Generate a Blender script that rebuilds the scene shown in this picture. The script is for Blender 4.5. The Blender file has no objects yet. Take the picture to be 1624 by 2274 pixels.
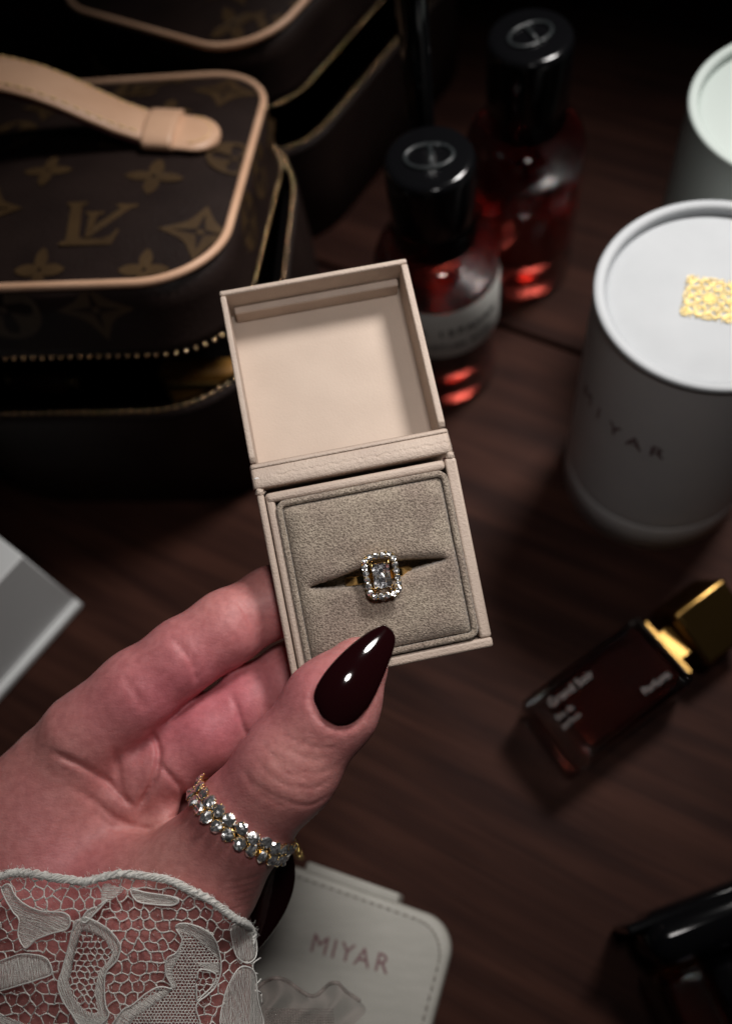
import bpy, bmesh, math, random
import numpy as np
from mathutils import Vector, Matrix
from mathutils.geometry import tessellate_polygon
random.seed(7); np.random.seed(7)
sc = bpy.context.scene
col = sc.collection
S = 0.01                       # everything below is written in centimetres, built in metres

# ------------------------------------------------------------------ camera
F, CX, CY, H = 2000.0, 812.0, 1136.5, 40.0
_n = np.array([1070 - CX, -(2080 - CY), -F]); _n /= np.linalg.norm(_n)
_up = -_n
_Y = np.array([0, 1, 0]) - _up[1] * _up; _Y /= np.linalg.norm(_Y)
R = np.array([np.cross(_Y, _up), _Y, _up])          # camera axes -> world
C = np.array([0, 0, H])
cam = bpy.data.cameras.new('camera'); camo = bpy.data.objects.new('camera', cam); col.objects.link(camo)
M4 = Matrix.Identity(4)
for i in range(3):
    for j in range(3): M4[i][j] = R[i][j]
    M4[i][3] = C[i] * S
camo.matrix_world = M4
cam.sensor_width = 36; cam.sensor_fit = 'AUTO'; cam.lens = F / 2273 * 36
cam.clip_start = 0.01; cam.clip_end = 20
cam.dof.use_dof = True; cam.dof.focus_distance = 0.238; cam.dof.aperture_fstop = 6.6
sc.camera = camo

# ------------------------------------------------------------------ world, lamps, exposure
w = bpy.data.worlds.new('World'); sc.world = w; w.use_nodes = True
w.node_tree.nodes['Background'].inputs[0].default_value = (0.75, 0.8, 1.0, 1)
w.node_tree.nodes['Background'].inputs[1].default_value = 0.004
def area(name, loc, target, size, power, color, shape='DISK'):
    l = bpy.data.lights.new(name, 'AREA'); l.shape = shape; l.size = size * S; l.energy = power; l.color = color
    o = bpy.data.objects.new(name, l); col.objects.link(o)
    o.location = Vector(loc) * S
    o.rotation_euler = (Vector(target) - Vector(loc)).to_track_quat('-Z', 'Y').to_euler()
    return o
KEY = area('key_lamp', (26, 50, 74), (3, 24, 14), 18, 0.53, (1.0, 0.965, 0.93)); KEY.data.spread = math.radians(43)
FILL = area('fill_lamp', (5, 7, 58), (-1, 11, 17), 7, 0.075, (1.0, 0.95, 0.92)); FILL.data.spread = math.radians(56)  # added fill with no visible source, lifts the shade on box and hand
sc.view_settings.view_transform = 'Standard'; sc.view_settings.look = 'None'
sc.view_settings.exposure = 0.0; sc.view_settings.gamma = 1.0

# ------------------------------------------------------------------ picking helpers (a pixel and a real height or depth give a point)
def ray(px, py): return R @ np.array([(px - CX) / F, -(py - CY) / F, -1.0])
def atz(px, py, z):
    d = ray(px, py); return C + d * ((z - H) / d[2])
def atd(px, py, dep): return C + ray(px, py) * dep
def onplane(px, py, p0, nn):
    d = ray(px, py); return C + d * (np.dot(np.array(p0) - C, nn) / np.dot(d, nn))
def camw(p): return R @ np.array(p) + C
def camv(p): return R @ np.array(p)
def nrm(v): v = np.array(v, float); return v / np.linalg.norm(v)

# ------------------------------------------------------------------ materials
def mat(name, base=(0.5, 0.5, 0.5), rough=0.5, metal=0.0, trans=0.0, ior=1.45, sss=0.0, coat=0.0, spec=0.5,
        var=None, vscale=50, vdetail=4, bump=0.0, bscale=500, bdetail=3, bdist=0.0005, bump2=None, sheen=0.0,
        sssr=(1, 0.3, 0.2), ssss=0.003, alpha=None, stretch=None, rvar=0.0):
    m = bpy.data.materials.new(name); m.use_nodes = True; nt = m.node_tree; N = nt.nodes; L = nt.links
    b = N['Principled BSDF']; I = b.inputs
    I['Base Color'].default_value = (*base, 1); I['Roughness'].default_value = rough; I['Metallic'].default_value = metal
    I['Transmission Weight'].default_value = trans; I['IOR'].default_value = ior
    I['Subsurface Weight'].default_value = sss; I['Subsurface Radius'].default_value = sssr; I['Subsurface Scale'].default_value = ssss
    I['Coat Weight'].default_value = coat; I['Coat Roughness'].default_value = 0.05
    I['Specular IOR Level'].default_value = spec; I['Sheen Weight'].default_value = sheen
    if alpha is not None: I['Alpha'].default_value = alpha
    tc = N.new('ShaderNodeTexCoord'); src = tc.outputs['Object']
    if stretch is not None:
        mp = N.new('ShaderNodeMapping'); L.new(src, mp.inputs[0])
        mp.inputs['Rotation'].default_value = stretch[0]; mp.inputs['Scale'].default_value = stretch[1]; src = mp.outputs[0]
    if var is not None:
        n = N.new('ShaderNodeTexNoise'); n.inputs['Scale'].default_value = vscale; n.inputs['Detail'].default_value = vdetail
        L.new(src, n.inputs['Vector'])
        r = N.new('ShaderNodeValToRGB'); r.color_ramp.elements[0].position = 0.32; r.color_ramp.elements[1].position = 0.68
        r.color_ramp.elements[0].color = (*base, 1); r.color_ramp.elements[1].color = (*var, 1)
        L.new(n.outputs['Fac'], r.inputs[0]); L.new(r.outputs[0], I['Base Color'])
        if rvar:
            mr = N.new('ShaderNodeMapRange'); mr.inputs['To Min'].default_value = rough - rvar; mr.inputs['To Max'].default_value = rough + rvar
            L.new(n.outputs['Fac'], mr.inputs[0]); L.new(mr.outputs[0], I['Roughness'])
    if bump:
        n2 = N.new('ShaderNodeTexNoise'); n2.inputs['Scale'].default_value = bscale; n2.inputs['Detail'].default_value = bdetail
        L.new(src, n2.inputs['Vector'])
        bp = N.new('ShaderNodeBump'); bp.inputs['Strength'].default_value = bump; bp.inputs['Distance'].default_value = bdist
        h = n2.outputs['Fac']
        if bump2:
            v = N.new('ShaderNodeTexVoronoi'); v.inputs['Scale'].default_value = bump2[0]; L.new(src, v.inputs['Vector'])
            mx = N.new('ShaderNodeMath'); mx.operation = 'MULTIPLY_ADD'; mx.inputs[1].default_value = bump2[1]
            L.new(v.outputs['Distance'], mx.inputs[0]); L.new(h, mx.inputs[2]); h = mx.outputs[0]
        L.new(h, bp.inputs['Height']); L.new(bp.outputs[0], I['Normal'])
    return m

def wood_mat():
    m = bpy.data.materials.new('dark_walnut_boards'); m.use_nodes = True; nt = m.node_tree; N = nt.nodes; L = nt.links
    b = N['Principled BSDF']
    tc = N.new('ShaderNodeTexCoord'); mp = N.new('ShaderNodeMapping'); mp.vector_type = 'TEXTURE'
    mp.inputs['Rotation'].default_value = (0, 0, math.radians(-25)); mp.inputs['Scale'].default_value = (0.16, 0.011, 1)
    L.new(tc.outputs['Object'], mp.inputs[0])
    n = N.new('ShaderNodeTexNoise'); n.inputs['Scale'].default_value = 1.2; n.inputs['Detail'].default_value = 6; n.inputs['Distortion'].default_value = 0.7
    L.new(mp.outputs[0], n.inputs['Vector'])
    r = N.new('ShaderNodeValToRGB'); e = r.color_ramp.elements
    e[0].position = 0.30; e[0].color = (0.017, 0.0064, 0.0049, 1); e[1].position = 0.72; e[1].color = (0.046, 0.0180, 0.0120, 1)
    x = e.new(0.5); x.color = (0.029, 0.0112, 0.0078, 1)
    L.new(n.outputs['Fac'], r.inputs[0])
    n3 = N.new('ShaderNodeTexNoise'); n3.inputs['Scale'].default_value = 14; n3.inputs['Detail'].default_value = 3; L.new(tc.outputs['Object'], n3.inputs['Vector'])
    mx = N.new('ShaderNodeMix'); mx.data_type = 'RGBA'; mx.blend_type = 'MULTIPLY'; mx.inputs[0].default_value = 0.55
    r3 = N.new('ShaderNodeValToRGB'); r3.color_ramp.elements[0].color = (0.55, 0.45, 0.42, 1); r3.color_ramp.elements[1].color = (1, 1, 1, 1)
    r3.color_ramp.elements[0].position = 0.3; r3.color_ramp.elements[1].position = 0.65
    L.new(n3.outputs['Fac'], r3.inputs[0]); L.new(r.outputs[0], mx.inputs[6]); L.new(r3.outputs[0], mx.inputs[7])
    L.new(mx.outputs[2], b.inputs['Base Color'])
    b.inputs['Roughness'].default_value = 0.6; b.inputs['Specular IOR Level'].default_value = 0.06
    mp2 = N.new('ShaderNodeMapping'); mp2.vector_type = 'TEXTURE'; mp2.inputs['Rotation'].default_value = (0, 0, math.radians(-25)); mp2.inputs['Scale'].default_value = (0.03, 0.0012, 1)
    L.new(tc.outputs['Object'], mp2.inputs[0]); n2 = N.new('ShaderNodeTexNoise'); n2.inputs['Scale'].default_value = 1; L.new(mp2.outputs[0], n2.inputs['Vector'])
    bp = N.new('ShaderNodeBump'); bp.inputs['Strength'].default_value = 0.5; bp.inputs['Distance'].default_value = 0.0004
    L.new(n2.outputs['Fac'], bp.inputs['Height']); L.new(bp.outputs[0], b.inputs['Normal'])
    return m

def fabric_mat():
    m = bpy.data.materials.new('woven_taupe_velvet'); m.use_nodes = True; nt = m.node_tree; N = nt.nodes; L = nt.links
    b = N['Principled BSDF']; tc = N.new('ShaderNodeTexCoord')
    v = N.new('ShaderNodeTexVoronoi'); v.inputs['Scale'].default_value = 2000; L.new(tc.outputs['Object'], v.inputs['Vector'])
    n = N.new('ShaderNodeTexNoise'); n.inputs['Scale'].default_value = 1700; n.inputs['Detail'].default_value = 3; n.inputs['Roughness'].default_value = 0.7; L.new(tc.outputs['Object'], n.inputs['Vector'])
    big = N.new('ShaderNodeTexNoise'); big.inputs['Scale'].default_value = 95; big.inputs['Detail'].default_value = 3; L.new(tc.outputs['Object'], big.inputs['Vector'])
    r = N.new('ShaderNodeValToRGB'); r.color_ramp.elements[0].position = 0.36; r.color_ramp.elements[0].color = (0.21, 0.17, 0.135, 1)
    r.color_ramp.elements[1].position = 0.62; r.color_ramp.elements[1].color = (0.46, 0.385, 0.315, 1)
    L.new(n.outputs['Fac'], r.inputs[0])
    r2 = N.new('ShaderNodeValToRGB'); r2.color_ramp.elements[0].position = 0.35; r2.color_ramp.elements[0].color = (0.78, 0.74, 0.74, 1)
    r2.color_ramp.elements[1].position = 0.65; r2.color_ramp.elements[1].color = (1, 1, 0.97, 1); L.new(big.outputs['Fac'], r2.inputs[0])
    mx = N.new('ShaderNodeMix'); mx.data_type = 'RGBA'; mx.blend_type = 'MULTIPLY'; mx.inputs[0].default_value = 1
    L.new(r.outputs[0], mx.inputs[6]); L.new(r2.outputs[0], mx.inputs[7])
    r4 = N.new('ShaderNodeValToRGB'); r4.color_ramp.elements[0].position = 0.16; r4.color_ramp.elements[0].color = (0.42, 0.40, 0.38, 1); r4.color_ramp.elements[1].position = 0.42; r4.color_ramp.elements[1].color = (1.0, 1.0, 1.0, 1)
    L.new(v.outputs['Distance'], r4.inputs[0])
    mx4 = N.new('ShaderNodeMix'); mx4.data_type = 'RGBA'; mx4.blend_type = 'MULTIPLY'; mx4.inputs[0].default_value = 1
    L.new(mx.outputs[2], mx4.inputs[6]); L.new(r4.outputs[0], mx4.inputs[7]); L.new(mx4.outputs[2], b.inputs['Base Color'])
    b.inputs['Roughness'].default_value = 0.85; b.inputs['Sheen Weight'].default_value = 0.25; b.inputs['Specular IOR Level'].default_value = 0.25
    ad = N.new('ShaderNodeMath'); L.new(v.outputs['Distance'], ad.inputs[0]); L.new(n.outputs['Fac'], ad.inputs[1])
    bp = N.new('ShaderNodeBump'); bp.inputs['Strength'].default_value = 0.8; bp.inputs['Distance'].default_value = 0.0003
    L.new(ad.outputs[0], bp.inputs['Height']); L.new(bp.outputs[0], b.inputs['Normal'])
    return m

def skin_mat():
    m = bpy.data.materials.new('skin'); m.use_nodes = True; nt = m.node_tree; N = nt.nodes; L = nt.links
    b = N['Principled BSDF']; I = b.inputs; tc = N.new('ShaderNodeTexCoord')
    n = N.new('ShaderNodeTexNoise'); n.inputs['Scale'].default_value = 38; n.inputs['Detail'].default_value = 5; L.new(tc.outputs['Object'], n.inputs['Vector'])
    r = N.new('ShaderNodeValToRGB'); r.color_ramp.elements[0].position = 0.33; r.color_ramp.elements[0].color = (0.52, 0.200, 0.190, 1)
    r.color_ramp.elements[1].position = 0.68; r.color_ramp.elements[1].color = (0.62, 0.285, 0.258, 1)
    L.new(n.outputs['Fac'], r.inputs[0])
    at = N.new('ShaderNodeAttribute'); at.attribute_name = 'blush'
    mx = N.new('ShaderNodeMix'); mx.data_type = 'RGBA'; L.new(at.outputs['Fac'], mx.inputs[0]); L.new(r.outputs[0], mx.inputs[6])
    mx.inputs[7].default_value = (0.58, 0.170, 0.205, 1)
    nf = N.new('ShaderNodeTexNoise'); nf.inputs['Scale'].default_value = 420; nf.inputs['Detail'].default_value = 4; L.new(tc.outputs['Object'], nf.inputs['Vector'])
    rf = N.new('ShaderNodeValToRGB'); rf.color_ramp.elements[0].position = 0.35; rf.color_ramp.elements[0].color = (0.90, 0.83, 0.83, 1); rf.color_ramp.elements[1].position = 0.62; rf.color_ramp.elements[1].color = (1.05, 1.05, 1.04, 1)
    L.new(nf.outputs['Fac'], rf.inputs[0]); mf = N.new('ShaderNodeMix'); mf.data_type = 'RGBA'; mf.blend_type = 'MULTIPLY'; mf.inputs[0].default_value = 1
    L.new(mx.outputs[2], mf.inputs[6]); L.new(rf.outputs[0], mf.inputs[7]); L.new(mf.outputs[2], I['Base Color'])
    I['Roughness'].default_value = 0.5; I['Specular IOR Level'].default_value = 0.42
    I['Subsurface Weight'].default_value = 0.28; I['Subsurface Radius'].default_value = (1, 0.35, 0.25); I['Subsurface Scale'].default_value = 0.0022
    v = N.new('ShaderNodeTexVoronoi'); v.inputs['Scale'].default_value = 1500; L.new(tc.outputs['Object'], v.inputs['Vector'])
    mp = N.new('ShaderNodeMapping'); mp.inputs['Rotation'].default_value = (0.4, 0.2, 0.6); mp.inputs['Scale'].default_value = (1, 3.2, 1)
    L.new(tc.outputs['Object'], mp.inputs[0])
    n2 = N.new('ShaderNodeTexNoise'); n2.inputs['Scale'].default_value = 330; n2.inputs['Detail'].default_value = 5; n2.inputs['Roughness'].default_value = 0.65; L.new(mp.outputs[0], n2.inputs['Vector'])
    ad = N.new('ShaderNodeMath'); ad.operation = 'MULTIPLY_ADD'; ad.inputs[1].default_value = 0.35; L.new(v.outputs['Distance'], ad.inputs[0]); L.new(n2.outputs['Fac'], ad.inputs[2])
    bp = N.new('ShaderNodeBump'); bp.inputs['Strength'].default_value = 0.42; bp.inputs['Distance'].default_value = 0.0003
    L.new(ad.outputs[0], bp.inputs['Height']); L.new(bp.outputs[0], I['Normal'])
    return m

MAT = dict(
    wood=wood_mat(), fabric=fabric_mat(), skin=skin_mat(),
    leather=mat('beige_grained_leatherette', (0.475, 0.375, 0.31), 0.55, var=(0.53, 0.425, 0.35), vscale=120, bump=0.5, bscale=1300, bump2=(2100, 0.8), bdist=0.00025),
    paper=mat('beige_textured_lining', (0.50, 0.395, 0.32), 0.65, var=(0.54, 0.43, 0.35), vscale=70, bump=0.22, bscale=1600, bump2=(2000, 0.5), bdist=0.00025),
    board=mat('raw_card_edge', (0.20, 0.13, 0.10), 0.8, var=(0.10, 0.06, 0.05), vscale=600),
    white_core=mat('white_card_core', (0.75, 0.72, 0.70), 0.8),
    gold=mat('polished_gold', (0.86, 0.60, 0.24), 0.16, metal=1.0),
    goldsatin=mat('satin_gold', (0.80, 0.55, 0.20), 0.34, metal=1.0),
    brass=mat('zip_brass', (1.0, 0.66, 0.38), 0.2, metal=1.0),
    oldgold=mat('dim_gold_cap', (0.34, 0.20, 0.06), 0.25, metal=1.0),
    foil=mat('gold_foil', (0.90, 0.68, 0.26), 0.42, metal=0.65),
    gem=mat('cut_clear_stone', (1.0, 1.0, 1.0), 0.19, metal=0.92, spec=1.0),
    gemglass=mat('clear_baguette_stone', (0.97, 0.97, 1.0), 0.02, trans=1.0, ior=1.25),
    nail=mat('dark_burgundy_lacquer', (0.011, 0.0018, 0.0025), 0.08, coat=0.5, spec=0.4),
    lace=mat('off_white_cotton_lace', (0.84, 0.82, 0.76), 0.8, var=(0.93, 0.91, 0.86), vscale=600, bump=0.6, bscale=2500, sheen=0.3),
    lacecord=mat('shiny_lace_cord', (0.92, 0.91, 0.86), 0.45, sheen=0.4),
    canvas=mat('brown_coated_canvas', (0.013, 0.0075, 0.0065), 0.5, var=(0.020, 0.012, 0.010), vscale=40, bump=0.55, bscale=700, bump2=(900, 0.7), bdist=0.0004, spec=0.2),
    print=mat('ochre_print_on_canvas', (0.043, 0.0235, 0.009), 0.5, var=(0.062, 0.035, 0.014), vscale=60, bump=0.5, bscale=700, bdist=0.0005, spec=0.35),
    vachetta=mat('natural_tan_leather', (0.60, 0.355, 0.225), 0.45, var=(0.68, 0.42, 0.275), vscale=60, bump=0.25, bscale=700, bdist=0.0004),
    vach_edge=mat('glazed_red_leather_edge', (0.10, 0.012, 0.014), 0.4),
    thread=mat('yellow_waxed_thread', (0.85, 0.60, 0.27), 0.55),
    black_inner=mat('dark_bag_lining', (0.006, 0.004, 0.004), 0.9, spec=0.1),
    inner_tan=mat('ochre_leather_inside', (0.30, 0.15, 0.03), 0.5, var=(0.22, 0.10, 0.02), vscale=80),
    black_gloss=mat('black_lacquer_cap', (0.003, 0.003, 0.0035), 0.12, spec=0.35),
    grey_print=mat('dark_grey_emblem', (0.016, 0.019, 0.02), 0.3),
    glass=mat('clear_glass', (1, 1, 1), 0.01, trans=1.0, ior=1.45),
    liquid=mat('red_perfume', (0.50, 0.075, 0.055), 0.16, trans=1.0, ior=1.36),
    amber=mat('amber_perfume', (0.85, 0.25, 0.06), 0.1, trans=1.0, ior=1.36),
    darkliquid=mat('dark_amber_perfume', (0.10, 0.016, 0.010), 0.04, trans=0.85, ior=1.4),
    label=mat('grey_white_label', (0.50, 0.49, 0.46), 0.6, bump=0.1, bscale=900),
    ink=mat('dark_label_ink', (0.03, 0.03, 0.03), 0.5),
    paleink=mat('pale_gold_ink', (0.05, 0.03, 0.025), 0.4),
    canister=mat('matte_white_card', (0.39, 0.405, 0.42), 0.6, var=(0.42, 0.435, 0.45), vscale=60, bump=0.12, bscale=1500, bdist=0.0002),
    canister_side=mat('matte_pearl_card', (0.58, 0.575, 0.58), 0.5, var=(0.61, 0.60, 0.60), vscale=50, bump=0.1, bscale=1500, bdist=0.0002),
    canister_green=mat('matte_greenish_white_card', (0.42, 0.47, 0.445), 0.55, bump=0.1, bscale=1500, bdist=0.0002),
    rosefoil=mat('rose_foil_letters', (0.17, 0.075, 0.085), 0.4, metal=0.3),
    pouch=mat('ivory_saffiano', (0.34, 0.33, 0.295), 0.55, var=(0.375, 0.36, 0.325), vscale=80, bump=0.5, bscale=500, bdist=0.0004, stretch=((0, 0, 0.7), (1, 5, 1))),
    pouch_thread=mat('grey_beige_thread', (0.23, 0.21, 0.18), 0.7),
    whitebox=mat('white_carton', (0.58, 0.59, 0.59), 0.6, bump=0.1, bscale=900),
    sheer=mat('sheer_white_tulle', (0.28, 0.22, 0.20), 0.8, alpha=0.38),
)

# ------------------------------------------------------------------ mesh helpers
class MB:
    def __init__(s): s.v = []; s.f = []
    def add(s, V, Fc):
        o = len(s.v); s.v.extend([tuple(map(float, p)) for p in V]); s.f.extend([tuple(i + o for i in f) for f in Fc])
    def box(s, o, U, V, W):     # o = centre, half axes
        o, U, V, W = map(np.array, (o, U, V, W))
        P = [o + a * U + b * V + c * W for c in (-1, 1) for b in (-1, 1) for a in (-1, 1)]
        s.add(P, [(0, 2, 3, 1), (4, 5, 7, 6), (0, 1, 5, 4), (2, 6, 7, 3), (0, 4, 6, 2), (1, 3, 7, 5)])
    def tube(s, P, r, n=6, closed=False, mod=None, flat=None):
        P = [np.array(p, float) for p in P]; m = len(P)
        rr = r if hasattr(r, '__len__') else [r] * m
        up = None; V = []
        for i in range(m):
            a = P[(i - 1) % m] if (i > 0 or closed) else P[0]; b = P[(i + 1) % m] if (i < m - 1 or closed) else P[-1]
            t = b - a; t /= (np.linalg.norm(t) + 1e-9)
            if up is None: up = np.cross(t, [0.3, 0.1, 1.0]);
            up = up - t * np.dot(up, t); up /= (np.linalg.norm(up) + 1e-9); bi = np.cross(t, up)
            for k in range(n):
                a_ = 2 * math.pi * k / n; q = rr[i] * (mod(i, a_) if mod else 1)
                V.append(P[i] + (up * math.cos(a_) + bi * math.sin(a_)) * q)
        Fc = []
        for i in range(m if closed else m - 1):
            for k in range(n):
                j = (i + 1) % m; Fc.append((i * n + k, i * n + (k + 1) % n, j * n + (k + 1) % n, j * n + k))
        if not closed: Fc += [tuple(range(n))[::-1], tuple((m - 1) * n + k for k in range(n))]
        s.add(V, Fc)
    def lathe(s, prof, c, n=64, cap=True, a0=0, a1=2 * math.pi, axis=None):
        c = np.array(c, float); full = abs(a1 - a0 - 2 * math.pi) < 1e-6
        X, Y, Z = axis if axis is not None else (np.array([1, 0, 0]), np.array([0, 1, 0]), np.array([0, 0, 1]))
        kk = n if full else n + 1; V = []
        for (r, z) in prof:
            for k in range(kk):
                a = a0 + (a1 - a0) * k / n; V.append(c + X * r * math.cos(a) + Y * r * math.sin(a) + Z * z)
        Fc = []
        for i in range(len(prof) - 1):
            for k in range(n):
                k2 = (k + 1) % kk; Fc.append((i * kk + k, i * kk + k2, (i + 1) * kk + k2, (i + 1) * kk + k))
        if cap and full:
            if prof[0][0] > 1e-4: Fc.append(tuple(range(kk))[::-1])
            if prof[-1][0] > 1e-4: Fc.append(tuple((len(prof) - 1) * kk + k for k in range(kk)))
        s.add(V, Fc)
    def sheet(s, G):            # grid of points [i][j]
        a, b = len(G), len(G[0]); s.add([p for row in G for p in row],
            [(i * b + j, i * b + j + 1, (i + 1) * b + j + 1, (i + 1) * b + j) for i in range(a - 1) for j in range(b - 1)])
    def poly(s, P2, fn, holes=()):   # flat polygon(s) mapped by fn
        loops = [[Vector((x, y, 0)) for x, y in P2]] + [[Vector((x, y, 0)) for x, y in h] for h in holes]
        allp = [p for l in loops for p in l]
        s.add([fn(p.x, p.y) for p in allp], [tuple(t) for t in tessellate_polygon(loops)])

def thing(name, label, cat, loc, group=None):
    o = bpy.data.objects.new(name, None); col.objects.link(o); o.empty_display_size = 0.01
    o.location = Vector([float(x) for x in loc]) * S; o['label'] = label; o['category'] = cat
    if group: o['group'] = group
    return o
def obj(name, mb, m, parent=None, smooth=True, bevel=0, seg=2, solid=0, kind=None, sub=0, label=None, autos=None, weld=False):
    base = parent.matrix_world.translation.copy() if False else None
    me = bpy.data.meshes.new(name)
    V = np.array(mb.v) * S
    org = np.zeros(3)
    p = parent
    while p is not None: org = org + np.array(p.location); p = p.parent
    me.from_pydata([tuple(x) for x in (V - org)], [], mb.f); me.update()
    bm = bmesh.new(); bm.from_mesh(me)
    if weld: bmesh.ops.remove_doubles(bm, verts=bm.verts, dist=1e-6)
    bmesh.ops.recalc_face_normals(bm, faces=bm.faces); bm.to_mesh(me); bm.free()
    if smooth:
        me.polygons.foreach_set('use_smooth', [True] * len(me.polygons))
    ms = MAT[m] if isinstance(m, str) else m
    me.materials.append(ms)
    o = bpy.data.objects.new(name, me); col.objects.link(o)
    if parent: o.parent = parent
    if solid:
        q = o.modifiers.new('thickness', 'SOLIDIFY'); q.thickness = solid * S; q.offset = 0
    if bevel:
        q = o.modifiers.new('bevel', 'BEVEL'); q.width = bevel * S; q.segments = seg; q.limit_method = 'ANGLE'; q.angle_limit = math.radians(35)
    if sub:
        q = o.modifiers.new('sub', 'SUBSURF'); q.levels = sub; q.render_levels = sub
    if smooth and (bevel or autos):
        try: me.set_sharp_from_angle(angle=math.radians(autos or 50))
        except Exception: pass
    if kind: o['kind'] = kind
    if label: o['label'] = label
    return o
def dup(o, parent, loc=None, matrix=None):
    c = o.copy(); col.objects.link(c); c.parent = parent
    if loc is not None: c.location = loc
    return c
def arc(cx, cy, rx, ry, a0, a1, n): return [(cx + rx * math.cos(math.radians(a0 + (a1 - a0) * i / n)), cy + ry * math.sin(math.radians(a0 + (a1 - a0) * i / n))) for i in range(n + 1)]
def rrect(w, h, r, n=8):      # half sizes
    return arc(w - r, h - r, r, r, 0, 90, n) + arc(-w + r, h - r, r, r, 90, 180, n) + arc(-w + r, -h + r, r, r, 180, 270, n) + arc(w - r, -h + r, r, r, 270, 360, n)
def catmull(P, n=8, closed=False):
    P = [np.array(p, float) for p in P]; m = len(P); out = []
    for i in range(m if closed else m - 1):
        g = (lambda k: P[k % m]) if closed else (lambda k: P[min(max(k, 0), m - 1)])
        a, b, c, d = g(i - 1), g(i), g(i + 1), g(i + 2)
        for k in range(n):
            t = k / n; out.append(0.5 * ((2 * b) + (c - a) * t + (2 * a - 5 * b + 4 * c - d) * t * t + (3 * b - a - 3 * c + d) * t ** 3))
    if not closed: out.append(P[-1])
    return out
_font = {}
def text_mb(txt, size, fn, spacing=1.0, bold=0.0):
    cu = bpy.data.curves.new('t', 'FONT'); cu.body = txt; cu.size = size; cu.offset = bold; cu.space_character = spacing; cu.align_x = 'CENTER'; cu.align_y = 'CENTER'; cu.resolution_u = 3
    o = bpy.data.objects.new('t', cu); col.objects.link(o)
    me = o.to_mesh(); mb = MB()
    mb.add([fn(v.co.x, v.co.y) for v in me.vertices], [tuple(p.vertices) for p in me.polygons])
    o.to_mesh_clear(); bpy.data.objects.remove(o); bpy.data.curves.remove(cu)
    return mb

# ================================================================== TABLE (structure)
tab = bpy.data.objects.new('table', None); col.objects.link(tab); tab['kind'] = 'structure'
A = atz(690, 575, 0); B = atz(1290, 785, 0); du = nrm(B - A); dv = np.array([-du[1], du[0], 0])
mid = (A + B) / 2
for (v0, v1) in ((0.14, 95), (-120, -0.14)):
    mb = MB(); mb.box(mid + dv * (v0 + v1) / 2 + np.array([0, 0, -1.0]), du * 150, dv * (v1 - v0) / 2, np.array([0, 0, 1.0]))
    obj('plank', mb, 'wood', tab, smooth=False, bevel=0.1)
mb = MB(); mb.box(mid + np.array([0, 0, -1.3]), du * 150, dv * 0.5, np.array([0, 0, 0.6]))
obj('joint_strip', mb, mat('black_joint', (0.012, 0.010, 0.009), 0.7), tab, smooth=False)

# ================================================================== RING BOX
xh = nrm([0.978, 0.19, -0.06])
nb = np.array([0.052, 0.05, 0.997]); nb = nrm(nb - xh * np.dot(nb, xh)); yb = np.cross(nb, xh)
nl = np.array([0.036, 0.248, 0.968]); nl = nrm(nl - xh * np.dot(nl, xh)); yl = np.cross(nl, xh)
tb = np.array([0.255, -1.585, -24.3])
tl = np.array([-1.008, 4.383, -25.43])
def Bx(x, y, z=0): return camw(tb + xh * x + yb * y + nb * z)
def Lx(x, y, z=0): return camw(tl + xh * x + yl * y + nl * z)
Xw, Yw, Nw = camv(xh), camv(yb), camv(nb); Ylw, Nlw = camv(yl), camv(nl)
W2, H2 = 2.75, 2.62
rb = thing('ring_box', 'open beige leatherette ring box held up between thumb and fingers', 'ring box', Bx(0, 0, -3))
def bbox(mb, fr, x0, x1, y0, y1, z0, z1):
    U, V, Wd = (Xw, Yw, Nw) if fr is Bx else (Xw, Ylw, Nlw)
    mb.box(fr((x0 + x1) / 2, (y0 + y1) / 2, (z0 + z1) / 2), U * (x1 - x0) / 2, V * (y1 - y0) / 2, Wd * (z1 - z0) / 2)
DEP = -1.7
# outer shell: four walls and a floor, each its own board
for (a, b_, c, d) in ((-W2, -W2 + 0.19, -H2, H2), (W2 - 0.32, W2, -H2 + 0.27, H2), (-W2 + 0.195, W2, -H2, -H2 + 0.265)):
    mb = MB(); bbox(mb, Bx, a, b_, c, d, DEP, 0); obj('side_wall', mb, 'leather', rb, bevel=0.075, seg=3)
mb = MB(); bbox(mb, Bx, -W2 + 0.1, W2 - 0.1, -H2 + 0.1, H2 + 0.2, DEP - 0.2, DEP - 0.01); obj('bottom_board', mb, 'leather', rb, bevel=0.06)
# inner tray frame
mb = MB(); bbox(mb, Bx, -W2 + 0.22, -W2 + 0.45, -H2 + 0.3, H2 - 0.02, -1.5, -0.01); obj('tray_edge', mb, 'leather', rb, bevel=0.085, seg=3)
mb = MB(); bbox(mb, Bx, -W2 + 0.24, W2 - 0.335, H2 - 0.28, H2 - 0.015, -1.5, 0.03); obj('tray_edge', mb, 'leather', rb, bevel=0.1, seg=3)
# back wall behind the tray and hinge strip
mb = MB(); bbox(mb, Bx, -W2 + 0.2, W2 - 0.1, H2 + 0.14, H2 + 0.24, DEP, -0.28); obj('hinge_wall', mb, 'leather', rb, bevel=0.03)
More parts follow.
